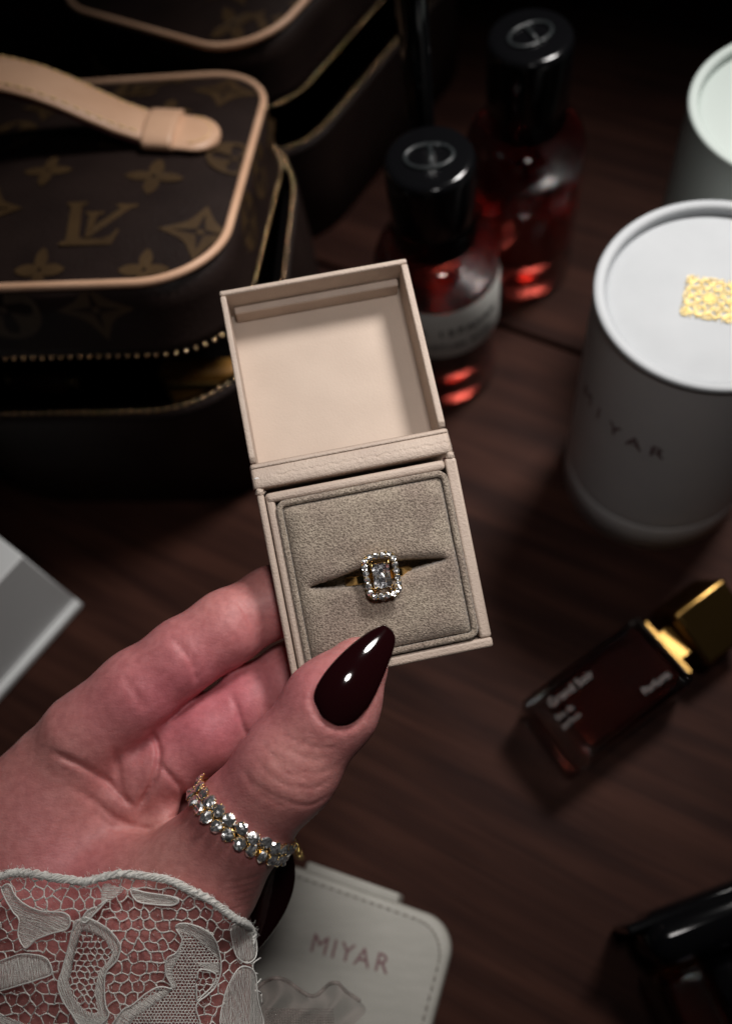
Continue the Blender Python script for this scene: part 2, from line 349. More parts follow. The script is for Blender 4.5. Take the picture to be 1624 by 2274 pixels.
# hinge band: a padded strip between base and lid, zigzag creases in the leatherette
G = []
nx, ny = 150, 26
for i in range(nx + 1):
    x = -W2 - 0.02 + (2 * W2 - 0.05) * i / nx; row = []
    for j in range(ny + 1):
        t = j / ny; y = H2 + 0.17 + 0.64 * t
        z = -0.05 + 0.10 * math.sin(math.pi * min(1, t * 1.15)) ** 0.5 if t < 0.87 else -0.05 + 0.10 * (1 - (t - 0.87) / 0.13) ** 0.5
        z -= 0.35 * t * 0.55
        zig = 0.02 * math.sin(x * 22 + math.sin(x * 5) * 2)
        if x > -2.2: z -= 0.020 * math.exp(-((t - 0.40 + zig * 2.2) / 0.04) ** 2) + 0.014 * math.exp(-((t - 0.58 + zig * 1.5) / 0.035) ** 2)
        z += 0.003 * math.sin(x * 27 + t * 16) * math.exp(-((t - 0.25) / 0.2) ** 2)
        e = min(1, (i / nx) / 0.012, (1 - i / nx) / 0.02); z -= 0.12 * (1 - e) ** 2
        row.append(Bx(x, y, z))
    G.append(row)
mb = MB(); mb.sheet(G); hb = obj('hinge_band', mb, 'leather', rb, solid=0.09)
mb = MB()
P = [Bx(-W2 + 0.03 + 0.75 * t, H2 + 0.42 + 0.03 * t + 0.012 * math.sin(t * 20), 0.0 - 0.05 * t) for t in np.linspace(0, 1, 16)]
mb.tube(P, [0.034 * (1 - t * 0.8) for t in np.linspace(0, 1, 16)], 6); obj('torn_crease', mb, 'white_core', hb)
# crumpled corner knots
for (x, y) in ((-W2 + 0.1, H2 + 0.06), (W2 - 0.14, H2 + 0.07)):
    mb = MB(); n = 14
    G = [[Bx(x + 0.12 * math.cos(a) * math.sin(b) * (1 + 0.25 * math.sin(5 * a + 3 * b)), y + 0.13 * math.sin(a) * math.sin(b) * (1 + 0.2 * math.sin(4 * a)), -0.08 + 0.12 * math.cos(b))
          for a in np.linspace(0, 2 * math.pi, n)] for b in np.linspace(0.05, 3.1, n)]
    mb.sheet(G); obj('folded_corner', mb, 'leather', rb)
# lid
ld = 1.38
LH = 2.62
lid = MB(); bbox(lid, Lx, -W2 + 0.02, W2 - 0.02, -LH - 0.02, LH - 0.02, -ld - 0.2, -ld); lido = obj('lid_panel', lid, 'paper', rb, bevel=0.04)
mb = MB(); bbox(mb, Lx, -W2, W2, LH - 0.17, LH, -ld - 0.18, 0); obj('lid_wall', mb, 'leather', rb, bevel=0.06, seg=3)
for (a, b_) in ((-W2, -W2 + 0.17), (W2 - 0.2, W2)):
    mb = MB(); U = []
    for x in (a, b_):
        U += [Lx(x, LH - 0.175, 0), Lx(x, -LH + 0.12, 0), Lx(x, -LH - 0.02, -0.12), Lx(x, -LH - 0.42 + 0.35, -ld - 0.15), Lx(x, LH - 0.175, -ld - 0.15)]
    mb.add(U, [(0, 1, 2, 3, 4), (9, 8, 7, 6, 5), (0, 5, 6, 1), (1, 6, 7, 2), (2, 7, 8, 3), (3, 8, 9, 4), (4, 9, 5, 0)])
    wl = obj('lid_wall', mb, 'leather', rb, bevel=0.05, seg=3)
    mb = MB(); xx = (a + b_) / 2
    mb.add([Lx(xx - 0.07, -LH + 0.11, -0.02), Lx(xx + 0.07, -LH + 0.11, -0.02), Lx(xx + 0.06, -LH - 0.14, -0.35), Lx(xx - 0.05, -LH - 0.12, -0.35),
            Lx(xx - 0.07, -LH + 0.05, -0.5), Lx(xx + 0.07, -LH + 0.05, -0.5)], [(0, 1, 2, 3), (3, 2, 5, 4), (0, 3, 4), (1, 5, 2), (0, 4, 5, 1)])
    obj('raw_board_end', mb, 'board', rb, bevel=0.01)
mb = MB(); bbox(mb, Lx, -W2 + 0.3, W2 - 0.27, LH - 0.42, LH - 0.18, -ld, -ld + 0.62); obj('magnet_ledge', mb, 'leather', rb, bevel=0.06, seg=3)
# cushion
cw0, cw1, ch0, ch1 = -W2 + 0.48, W2 - 0.37, -H2 + 0.36, H2 - 0.32
ccx, ccy = (cw0 + cw1) / 2, (ch0 + ch1) / 2; chw, chh = (cw1 - cw0) / 2 - 0.13, (ch1 - ch0) / 2 - 0.13
def slit(u): # centre line and half gap of the slot, in cushion coordinates (-1..1)
    x = u * chw
    yc = -0.10 + 0.045 * math.sin(u * 3)
    if abs(u) > 0.86: return yc, -0.02
    e = 1 - (abs(u) / 0.86) ** 1.1
    g = 0.27 * e + 0.005
    return yc, g * (0.9 if u > 0 else 1.0)
def cz(u, v):
    x, y = u * chw, v * chh
    ex = chw * (1 - abs(u)); ey = chh * (1 - abs(v))
    def rd(d, r): d = min(d, r); return math.sqrt(max(0, r * r - (r - d) ** 2)) / r
    z = -0.12 + 0.30 * rd(ex, 0.5) * rd(ey, 0.5)
    yc, g = slit(u); d = abs(y - yc) - max(g, 0)
    if abs(u) < 0.9:
        fade = min(1, (0.9 - abs(u)) / 0.12); r = 0.34
        if d <= 0: z = z - (0.6 + 0.6 * min(1, g / 0.05)) * fade if g > 0 else z - 0.12 * fade
        else: z -= (0.34 * (1 - rd(d, r)) ** 1.2) * fade
    z += 0.018 * math.sin(x * 2.1 + y * 1.3) * math.sin(y * 2.7) + 0.02 * math.exp(-((y - yc) / 0.6) ** 2) * math.sin(x * 4 + y * 3)
    return z
nu = 170
us = np.linspace(-1, 1, nu)
vs = []
mb = MB()
G = [[Bx(ccx + u * chw, ccy + v * chh, cz(u, v)) for v in np.linspace(-1, 1, nu)] for u in us]
mb.sheet(G); cu = obj('cushion', mb, 'fabric', rb)
mb = MB(); P = [Bx(ccx + x, ccy + y, 0.0) for x, y in rrect(chw + 0.085, chh + 0.085, 0.2, 6)]
PP = []
for i in range(len(P)):
    a, b_ = P[i], P[(i + 1) % len(P)]; k = max(1, int(np.linalg.norm(b_ - a) / 0.06))
    PP += [a + (b_ - a) * q / k for q in range(k)]
mb.tube(PP, 0.095, 8, closed=True, mod=lambda i, a: 1 + 0.07 * math.sin(i * 2.1 + a * 3)); obj('piping', mb, 'fabric', cu)
mb = MB(); bbox(mb, Bx, cw0, cw1, ch0, ch1, -1.55, -1.42); obj('tray_floor', mb, 'black_inner', rb, smooth=False)

# ================================================================== HALO RING IN THE BOX
hc = np.array([0.13, -0.13])     # head centre in box coordinates
_t = R.T @ (atd(848, 1278, 23.55) - C) - tb
hc = np.array([np.dot(_t, xh), np.dot(_t, yb)]); HZ = 0.55
rg = thing('engagement_ring', 'gold ring with rectangular clear stone and halo of small stones, stuck in the cushion slot', 'ring', Bx(hc[0], hc[1], -1.2))
mb = MB(); rad = 0.90; cz0 = HZ - 0.34 - rad
n = 90; prof = [(-0.13, 0.0), (-0.11, 0.055), (0.11, 0.055), (0.13, 0.0), (0.11, -0.05), (-0.11, -0.05)]
V = []; Fc = []
for k in range(n):
    a = 2 * math.pi * k / n
    for (wy, dr) in prof:
        r_ = rad + dr; V.append(Bx(hc[0] + r_ * math.cos(a), hc[1] + wy - 0.02, cz0 + r_ * math.sin(a)))
m_ = len(prof)
for k in range(n):
    for q in range(m_): Fc.append((k * m_ + q, k * m_ + (q + 1) % m_, ((k + 1) % n) * m_ + (q + 1) % m_, ((k + 1) % n) * m_ + q))
mb.add(V, Fc); obj('band', mb, 'gold', rg, smooth=False, bevel=0.012)
hw, hh = 0.40, 0.53
def H_(x, y, z): return Bx(hc[0] + x, hc[1] + y, HZ + z)
mb = MB()
outer = rrect(hw + 0.075, hh + 0.075, 0.25, 7); inner = rrect(hw - 0.07, hh - 0.07, 0.11, 7)
L1 = [H_(x, y, 0.0) for x, y in outer]; L0 = [H_(x * 0.9, y * 0.9, -0.22) for x, y in outer]; L2 = [H_(x, y, 0.0) for x, y in inner]; L3 = [H_(x, y, -0.22) for x, y in inner]
k = len(outer); mb.add(L0 + L1 + L2 + L3, [(a * k + i, a * k + (i + 1) % k, ((a + 1) % 4) * k + (i + 1) % k, ((a + 1) % 4) * k + i) for a in range(4) for i in range(k)])
hf = obj('halo_frame', mb, 'gold', rg, smooth=False)
mb = MB()
for (x, y) in rrect(hw - 0.12, hh - 0.12, 0.1, 1)[::2]:
    mb.tube([H_(x * 0.95, y * 0.95, -0.5), H_(x, y, -0.1)], 0.035, 6)
mb.tube([H_(x * 0.55, y * 0.6, -0.38) for x, y in rrect(hw, hh, 0.15, 4)], 0.035, 6, closed=True)
obj('basket', mb, 'gold', rg)
def stone_mb(fr, r, N=8):        # small round brilliant, faceted, with a random spin
    s = random.uniform(0, 6.28); V = []; mbs = MB()
    rings = [(0.0, 0.34 * r, 1), (0.40 * r, 0.34 * r, N), (0.76 * r, 0.22 * r, N), (r, 0.0, N), (r * 0.6, -0.35 * r, N)]
    V.append(fr(0, 0, 0.38 * r)); idx = [[0]]
    for q, (rr_, z, cnt) in enumerate(rings[1:]):
        idx.append([])
        for k in range(N):
            a = s + 2 * math.pi * (k + 0.5 * (q % 2)) / N
            j = 1 + random.uniform(-0.04, 0.04)
            idx[-1].append(len(V)); V.append(fr(rr_ * j * math.cos(a), rr_ * j * math.sin(a), z + random.uniform(-0.16, 0.16) * r * (q < 3)))
    Fc = [(0, idx[1][k], idx[1][(k + 1) % N]) for k in range(N)]
    for q in range(1, 4):
        for k in range(N):
            a, b_ = idx[q], idx[q + 1]
            if q % 2 == 1: Fc += [(a[k], b_[k], a[(k + 1) % N]), (a[(k + 1) % N], b_[k], b_[(k + 1) % N])]
            else: Fc += [(a[k], b_[k], b_[(k + 1) % N]), (a[k], b_[(k + 1) % N], a[(k + 1) % N])]
    mbs.add(V, Fc); return mbs
loop = rrect(hw, hh, 0.2, 30); loop = [np.array(p) for p in loop]
cum = [0]
for i in range(len(loop)): cum.append(cum[-1] + np.linalg.norm(loop[(i + 1) % len(loop)] - loop[i]))
NS = 20
for s_ in range(NS):
    t = cum[-1] * (s_ + 0.35) / NS; i = max(j for j in range(len(loop)) if cum[j] <= t)
    p = loop[i] + (loop[(i + 1) % len(loop)] - loop[i]) * (t - cum[i]) / max(1e-6, cum[i + 1] - cum[i])
    tx, ty = random.uniform(-0.25, 0.25), random.uniform(-0.25, 0.25)
    mb = stone_mb(lambda x, y, z: H_(p[0] + x, p[1] + y, 0.02 + z + tx * x + ty * y), 0.088)
    obj('small_stone', mb, 'gem', rg, smooth=False)
    t2 = cum[-1] * (s_ + 0.85) / NS; i = max(j for j in range(len(loop)) if cum[j] <= t2); p = loop[i]
    d = p / np.linalg.norm(p)
mb = MB()
for s_ in range(NS):
    t2 = cum[-1] * (s_ + 0.85) / NS; i = max(j for j in range(len(loop)) if cum[j] <= t2); p = loop[i]; d = p / np.linalg.norm(p)
    for sg in (-1, 1):
        q = p + d * 0.062 * sg; mb.tube([H_(q[0], q[1], -0.02), H_(q[0], q[1], 0.027)], [0.018, 0.012], 6)
obj('bead_claws', mb, 'gold', rg, kind='stuff')
# centre stone: radiant-cut, stepped corners and crossing pavilion facets
mb = MB(); sw, sh = 0.235, 0.335
def oc(w_, h_, c_): return [(w_, -h_ + c_), (w_, h_ - c_), (w_ - c_, h_), (-w_ + c_, h_), (-w_, h_ - c_), (-w_, -h_ + c_), (-w_ + c_, -h_), (w_ - c_, -h_)]
rings = [(oc(sw * 0.66, sh * 0.74, 0.02), 0.15), (oc(sw * 0.86, sh * 0.88, 0.035), 0.115), (oc(sw, sh, 0.05), 0.05), (oc(sw, sh, 0.05), 0.03), (oc(sw * 0.55, sh * 0.6, 0.03), -0.12), (oc(0.03, sh * 0.3, 0.01), -0.22)]
V = [H_(x, y, z) for pts, z in rings for x, y in pts]
Fc = [tuple(range(8)), tuple(range(40, 48))[::-1]] + [(a * 8 + i, a * 8 + (i + 1) % 8, (a + 1) * 8 + (i + 1) % 8, (a + 1) * 8 + i) for a in range(5) for i in range(8)]
mb.add(V, Fc); obj('centre_stone', mb, 'gemglass', rg, smooth=False)
mb = MB()   # the pavilion facets seen through the table
nX, nY = 4, 5
G = {}
for i in range(nX + 1):
    for j in range(nY + 1):
        x = (i / nX * 2 - 1) * sw * 0.9 * (0.45 + 0.55 * abs(j / nY * 2 - 1) if 0 < i < nX else 1); y = (j / nY * 2 - 1) * sh * 0.9
        z = -0.02 - 0.12 * (1 - max(abs(i / nX * 2 - 1), abs(j / nY * 2 - 1))) + random.uniform(-0.09, 0.09)
        G[i, j] = H_(x, y, z)
V = [G[i, j] for i in range(nX + 1) for j in range(nY + 1)]; Fc = []
for i in range(nX):
    for j in range(nY):
        a, b_, c, d = i * (nY + 1) + j, (i + 1) * (nY + 1) + j, (i + 1) * (nY + 1) + j + 1, i * (nY + 1) + j + 1
        Fc += [(a, b_, c), (a, c, d)] if (i + j) % 2 else [(a, b_, d), (b_, c, d)]
mb.add(V, Fc); obj('pavilion_facets', mb, 'gem', rg, smooth=False)
for (sx, sy) in ((1, 1), (-1, 1), (-1, -1), (1, -1)):
    mb = MB(); x, y = sx * sw * 0.92, sy * sh * 0.94
    mb.tube([H_(x * 1.25, y * 1.15, -0.2), H_(x * 1.2, y * 1.12, 0.05), H_(x * 1.05, y * 1.02, 0.14), H_(x * 0.82, y * 0.86, 0.155)], [0.035, 0.035, 0.034, 0.02], 8)
    obj('prong', mb, 'gold', rg)

# ================================================================== HAND
def pc(px, py, dep): return np.array([(px - CX) / F * dep, -(py - CY) / F * dep, -dep])
vox = 0.060
x0, x1 = pc(-110, 0, 24)[0] - 0.3, pc(930, 0, 24)[0]
y0, y1 = pc(0, 2380, 24.5)[1], pc(0, 1225, 27)[1]
z0, z1 = -30.6, -21.2
gx, gy, gz = np.arange(x0, x1, vox), np.arange(y0, y1, vox), np.arange(z0, z1, vox)
GX, GY, GZ = np.meshgrid(gx, gy, gz, indexing='ij')
GX = GX.astype(np.float32); GY = GY.astype(np.float32); GZ = GZ.astype(np.float32)
def seg(a, b, flat=1.0):
    ax, ay, az, ar = a; bx, by, bz, br = b
    A_, B_ = pc(ax, ay, az), pc(bx, by, bz); r1, r2 = ar * az / F, br * bz / F
    # flat: squash in depth
    zs = flat
    A2 = A_ * [1, 1, zs]; B2 = B_ * [1, 1, zs]; ab = B2 - A2; L2_ = float(ab @ ab) + 1e-9
    h = ((GX - A2[0]) * ab[0] + (GY - A2[1]) * ab[1] + (GZ * zs - A2[2]) * ab[2]) / L2_
    h = np.clip(h, 0, 1)
    d = np.sqrt((GX - A2[0] - h * ab[0]) ** 2 + (GY - A2[1] - h * ab[1]) ** 2 + (GZ * zs - A2[2] - h * ab[2]) ** 2) - (r1 + (r2 - r1) * h)
    return d / (1 if zs == 1 else 1.15)
def smin(a, b, k):
    h = np.clip(0.5 + 0.5 * (b - a) / k, 0, 1); return b * (1 - h) + a * h - k * h * (1 - h)
def chain(P, k=0.25, flat=1.0):
    d = None
    for a, b in zip(P[:-1], P[1:]):
        e = seg(a, b, flat); d = e if d is None else smin(d, e, k)
    return d
index = chain([(190, 1632, 25.7, 100), (310, 1533, 25.5, 88), (408, 1457, 25.45, 79), (505, 1393, 25.62, 77), (605, 1336, 26.15, 72), (690, 1290, 27.3, 62)], 0.5)
middle = chain([(270, 1765, 26.1, 80), (373, 1690, 26.0, 74), (466, 1622, 26.0, 79), (560, 1556, 26.2, 74), (650, 1500, 26.9, 70), (735, 1450, 27.6, 60)], 0.5)
ringf = chain([(250, 1880, 27.6, 80), (380, 1830, 28.3, 72), (520, 1740, 28.9, 66), (640, 1700, 29.2, 58)], 0.2)
pinky = chain([(240, 1960, 27.6, 75), (380, 1930, 28.3, 62), (520, 1850, 28.5, 54), (596, 1842, 27.6, 50), (598, 1905, 26.9, 42)], 0.2)
palm = chain([(150, 1722, 25.95, 121), (70, 1850, 26.0, 160), (60, 2010, 26.0, 220), (120, 2200, 26.0, 280)], 0.8, 1.25)
palm2 = chain([(150, 1722, 26.1, 110), (255, 1840, 26.6, 110), (320, 1960, 26.6, 170)], 0.8, 1.2)
pad = smin(seg((285, 1688, 25.65, 42), (306, 1755, 25.75, 38)), seg((352, 1745, 25.75, 36), (362, 1798, 25.75, 34)), 0.12)
thenar = chain([(250, 2140, 25.4, 190), (330, 2030, 25.0, 165), (436, 1950, 24.6, 132), (541, 1818, 23.75, 113)], 0.6)
thumb = chain([(541, 1818, 23.75, 113), (640, 1700, 23.25, 105), (738, 1562, 23.1, 98), (795, 1480, 23.45, 66)], 0.6)
wrist = chain([(300, 2110, 25.7, 262), (250, 2420, 25.9, 300)], 0.5, 1.3)
D_ = smin(palm, palm2, 0.7); D_ = smin(D_, wrist, 1.0)
D_ = smin(D_, index, 0.42); D_ = smin(D_, middle, 0.30); D_ = smin(D_, pad, 0.30)
D_ = smin(D_, ringf, 0.3); D_ = smin(D_, pinky, 0.2)
D_ = smin(D_, thenar, 0.55)
D_ = smin(D_, thumb, 0.22)
PX = CX + F * GX / -GZ; PY = CY - F * GY / -GZ
def crease(pts, wpx, amp, zlo=-99, zhi=99, n=6):
    global D_
    P = catmull(pts, n); bx0, bx1 = min(p[0] for p in P) - 4 * wpx, max(p[0] for p in P) + 4 * wpx; by0, by1 = min(p[1] for p in P) - 4 * wpx, max(p[1] for p in P) + 4 * wpx
    M = (PX > bx0) & (PX < bx1) & (PY > by0) & (PY < by1) & (GZ > -zhi) & (GZ < -zlo) & (np.abs(D_) < 0.9)
    qx, qy = PX[M], PY[M]; d2 = np.full(qx.shape, 1e9, np.float32)
    tt = np.zeros(qx.shape, np.float32); m = len(P) - 1
    for i, (a, b) in enumerate(zip(P[:-1], P[1:])):
        ab = b - a; h = np.clip(((qx - a[0]) * ab[0] + (qy - a[1]) * ab[1]) / (ab @ ab + 1e-9), 0, 1)
        e = (qx - a[0] - h * ab[0]) ** 2 + (qy - a[1] - h * ab[1]) ** 2
        u = e < d2; d2[u] = e[u]; tt[u] = (i + h[u]) / m
    fade = np.clip(np.minimum(tt, 1 - tt) / 0.18, 0.15, 1)
    D_[M] += amp * fade * np.exp(-d2 / (wpx * wpx))
crease([(110, 1668), (150, 1684), (182, 1699), (235, 1732), (273, 1773), (306, 1797)], 8, 0.115, 23, 27)
crease([(334, 1622), (351, 1655), (352, 1690), (340, 1735), (318, 1775), (303, 1800)], 7, 0.15, 23, 27)
crease([(250, 1650), (262, 1700), (268, 1745), (290, 1790)], 9, 0.08, 23, 27)
crease([(352, 1690), (380, 1725), (405, 1752), (415, 1790)], 6, 0.105, 23, 27)
crease([(150, 1745), (205, 1775), (262, 1820), (330, 1842), (390, 1815), (430, 1775)], 10, 0.095, 22, 27)
crease([(200, 1790), (240, 1830), (300, 1850), (360, 1850)], 9, 0.06, 22, 27)
crease([(330, 1625), (385, 1590), (432, 1552), (500, 1502)], 7, 0.075, 23, 27.5)
crease([(378, 1412), (408, 1447), (428, 1478), (438, 1518)], 5, 0.075, 23, 27)
crease([(392, 1412), (425, 1452), (449, 1505)], 4, 0.04, 23, 27)
crease([(526, 1335), (552, 1368), (566, 1400), (570, 1432)], 5, 0.06, 23, 28)
crease([(275, 1500), (300, 1540), (330, 1580)], 8, 0.04, 23, 27)
crease([(512, 1540), (527, 1575), (537, 1610), (552, 1640)], 6, 0.08, 23, 28)
for pts, a in (([(530, 1698), (560, 1735), (610, 1768), (680, 1788), (735, 1765)], 0.034), ([(556, 1668), (590, 1712), (640, 1745), (700, 1748), (738, 1730)], 0.03),
               ([(575, 1645), (610, 1680), (660, 1712), (712, 1715), (748, 1700)], 0.027), ([(600, 1640), (640, 1665), (690, 1685), (735, 1680)], 0.024),
               ([(600, 1668), (618, 1700), (650, 1722), (690, 1728)], 0.03), ([(622, 1630), (660, 1645), (705, 1660), (750, 1660)], 0.03), ([(540, 1725), (580, 1765), (640, 1795)], 0.03)):
    crease(pts, 3.4, a * 1.05, 21, 24)
for k in range(5):
    crease([(500 + k * 4, 1960 + k * 14), (540, 1955 + k * 14), (575, 1945 + k * 13)], 4, 0.035, 22, 26)
# nail seat
nail_pts = [(858.8, 1388.9), (875.9, 1411), (874, 1436.7), (860.5, 1476), (834.8, 1537.5), (812.6, 1575), (788.7, 1600.8), (758, 1613.6), (723.8, 1600.8), (701.5, 1573.4), (695.6, 1544.4), (706.7, 1513.6), (734, 1476), (775, 1435), (816, 1404.2), (840, 1392.3)]
crease([(703, 1500), (690, 1545), (698, 1580), (722, 1608), (758, 1622), (792, 1608), (818, 1578)], 6, 0.07, 21, 24)
def surface_nets(Fd):
    nx, ny, nz = Fd.shape; Sg = Fd < 0
    cs = np.zeros((nx - 1, ny - 1, nz - 1), np.uint8)
    for dx in (0, 1):
        for dy in (0, 1):
            for dz in (0, 1): cs += Sg[dx:nx - 1 + dx, dy:ny - 1 + dy, dz:nz - 1 + dz]
    act = (cs > 0) & (cs < 8); I = np.argwhere(act); idx = -np.ones(act.shape, np.int64); idx[act] = np.arange(len(I))
    acc = np.zeros((len(I), 3)); cnt = np.zeros(len(I))
    cor = [(a, b, c) for a in (0, 1) for b in (0, 1) for c in (0, 1)]
    for p in cor:
        for ax in range(3):
            if p[ax]: continue
            q = list(p); q[ax] = 1
            f0 = Fd[I[:, 0] + p[0], I[:, 1] + p[1], I[:, 2] + p[2]]; f1 = Fd[I[:, 0] + q[0], I[:, 1] + q[1], I[:, 2] + q[2]]
            cr = (f0 < 0) != (f1 < 0); t = np.where(cr, f0 / np.where(f0 == f1, 1, f0 - f1), 0)
            pt = np.array(p, float)[None, :].repeat(len(I), 0); pt[:, ax] += t
            acc[cr] += pt[cr]; cnt[cr] += 1
    Vv = I + acc / cnt[:, None]
    faces = []
    for ax in range(3):
        o1, o2 = [(1, 2), (2, 0), (0, 1)][ax]
        s0 = [slice(None)] * 3; s1 = [slice(None)] * 3; s0[ax] = slice(0, -1); s1[ax] = slice(1, None)
        ch = Sg[tuple(s0)] != Sg[tuple(s1)]; E = np.argwhere(ch)
        E = E[(E[:, o1] > 0) & (E[:, o2] > 0) & (E[:, o1] < Fd.shape[o1] - 1) & (E[:, o2] < Fd.shape[o2] - 1)]
        ins = Sg[tuple(s0)][E[:, 0], E[:, 1], E[:, 2]]
        def g(d1, d2):
            e = E.copy(); e[:, o1] -= d1; e[:, o2] -= d2; return idx[e[:, 0], e[:, 1], e[:, 2]]
        q = np.stack([g(1, 1), g(0, 1), g(0, 0), g(1, 0)], 1)
        q[~ins] = q[~ins][:, ::-1]; faces.append(q)
    return Vv, np.concatenate(faces)
Vv, Ff = surface_nets(D_)
cc = np.array([x0, y0, z0]) + Vv * vox
_par = list(range(len(cc)))
def _fd(a):
    while _par[a] != a: _par[a] = _par[_par[a]]; a = _par[a]
    return a
for q in Ff.tolist():
    a = _fd(q[0])
    for b_ in q[1:]:
        b_ = _fd(b_)
        if a != b_: _par[b_] = a
_rt = np.array([_fd(i) for i in range(len(cc))]); _big = np.bincount(_rt).argmax(); _keep = _rt == _big
_new = np.cumsum(_keep) - 1; Ff = _new[Ff[_keep[Ff[:, 0]]]]; cc = cc[_keep]
# light smoothing along edges
E = np.concatenate([Ff[:, [0, 1]], Ff[:, [1, 2]], Ff[:, [2, 3]], Ff[:, [3, 0]]]); 
for it in range(2):
    acc = np.zeros_like(cc); ct = np.zeros(len(cc))
    for a, b in ((0, 1), (1, 0)):
        for d in range(3): acc[:, d] += np.bincount(E[:, a], cc[E[:, b], d], len(cc))
        ct += np.bincount(E[:, a], minlength=len(cc))
    cc = cc * 0.45 + 0.55 * acc / ct[:, None]
Wv = cc @ R.T + C
pers = thing('person', 'left hand with dark pointed nails and white lace cuff holding the ring box', 'person', atd(250, 2200, 26))
hm = MB(); hm.v = Wv.tolist(); hm.f = [tuple(int(i) for i in f) for f in Ff]
hand = obj('hand', hm, 'skin', pers)
ppx = CX + F * cc[:, 0] / -cc[:, 2]; ppy = CY - F * cc[:, 1] / -cc[:, 2]
bl = np.clip(1 - np.hypot((ppx - 460) / 420, (ppy - 1560) / 280), 0, 1) * 1.1 + 0.5 * np.clip(1 - np.hypot((ppx - 130) / 220, (ppy - 1900) / 220), 0, 1)
bl = np.clip(bl - 0.55 * np.clip(1 - np.hypot((ppx - 640) / 140, (ppy - 1700) / 200), 0, 1), 0, 0.85)
at = hand.data.attributes.new('blush', 'FLOAT', 'POINT'); at.data.foreach_set('value', bl.astype(np.float32))

# nails: long almond shells, domed across
def nail(pts_tip, stations, dome, name, parent, depf):
    mb = MB(); G = []
    for (cxp, cyp, hx, hy, dep, hwc) in stations:
        row = []
        for k in range(17):
            t = k / 16 * 2 - 1
            row.append(atd(cxp + hx * t, cyp + hy * t, dep + dome * hwc * (1 - math.sqrt(max(0, 1 - (t * 0.93) ** 2)))))
        G.append(row)
    mb.sheet(G); return obj(name, mb, 'nail', parent, solid=0.07, sub=1)
axd = np.array([858.8 - 727, 1388.9 - 1607.0]); axl = np.linalg.norm(axd); axu = axd / axl; axn = np.array([-axu[1], axu[0]])
poly = catmull([np.array(p) for p in nail_pts], 6, True)
st = []
for t in np.linspace(0.004, 0.996, 26):
    s_lo = min((p - np.array([727, 1607.0])) @ axu for p in poly); s_hi = max((p - np.array([727, 1607.0])) @ axu for p in poly)
    s_ = s_lo + (s_hi - s_lo) * (t if 0.1 < t < 0.9 else t)
    xs = []
    for i in range(len(poly)):
        a = poly[i] - np.array([727, 1607.0]); b_ = poly[(i + 1) % len(poly)] - np.array([727, 1607.0])
        sa, sb = a @ axu, b_ @ axu
        if (sa - s_) * (sb - s_) <= 0 and sa != sb: xs.append((a + (b_ - a) * (s_ - sa) / (sb - sa)) @ axn)
    if len(xs) < 2: continue
    lo, hi = min(xs), max(xs); c_ = np.array([727, 1607.0]) + axu * s_ + axn * (lo + hi) / 2; hwd = (hi - lo) / 2
    dep = 21.62 + 0.22 * (1 - t) ** 3 + 1.15 * t ** 1.9
    st.append((c_[0], c_[1], axn[0] * hwd, axn[1] * hwd, dep, hwd * 23 / F))
nail(None, st, 0.62, 'thumb_nail', pers, None)
# the curled little finger's nail behind the thumb base
st = []
Pn = catmull([(625, 1868, 20), (618, 1905, 38), (606, 1950, 50), (590, 2000, 50), (570, 2050, 42), (548, 2100, 26), (530, 2135, 6)], 4)
for q, p in enumerate(Pn):
    st.append((p[0], p[1], p[2] * 0.95, p[2] * 0.3, 26.0 + 0.5 * q / len(Pn), p[2] * 25 / F))
nail(None, st, 0.5, 'finger_nail', pers, None)

# ================================================================== ETERNITY RING ON THE THUMB
rp = pc(538, 1817, 23.75); ax_ = nrm(pc(610, 1735, 23.5) - pc(480, 1900, 24.0))
u1 = np.array([ -ax_[1] * -1, ax_[0] * -1, 0]); u1 = nrm(np.array([ax_[1], -ax_[0], 0])); 
pr = nrm(pc(620, 1876, 23.9) - pc(448, 1755, 23.9)); ax2 = nrm(np.array([-pr[1], pr[0], 0]) + np.array([0, 0, -0.10]))
if ax2 @ ax_ < 0: ax2 = -ax2
e1 = nrm(pr - ax2 * (pr @ ax2)); e2 = np.cross(ax2, e1)
if e2[2] < 0: e2 = -e2
er = thing('eternity_ring', 'gold band with two rows of round clear stones worn around the base of the thumb', 'ring', camw(rp))
RR = 1.42
def Er(a, h, dr=0.0):
    r_ = RR + dr
    return camw(rp + e1 * r_ * math.cos(a) + e2 * r_ * 0.98 * math.sin(a) + ax2 * h)
mb = MB(); n = 96; prof = [(-0.23, 0.0), (-0.22, 0.05), (0.22, 0.05), (0.23, 0.0), (0.2, -0.03), (-0.2, -0.03)]; m_ = len(prof)
V = [Er(2 * math.pi * k / n, h, dr) for k in range(n) for h, dr in prof]
Fc = [(k * m_ + q, k * m_ + (q + 1) % m_, ((k + 1) % n) * m_ + (q + 1) % m_, ((k + 1) % n) * m_ + q) for k in range(n) for q in range(m_)]
mb.add(V, Fc); obj('band', mb, 'gold', er, smooth=False)
NE = 26
claws = MB(); bez = MB()
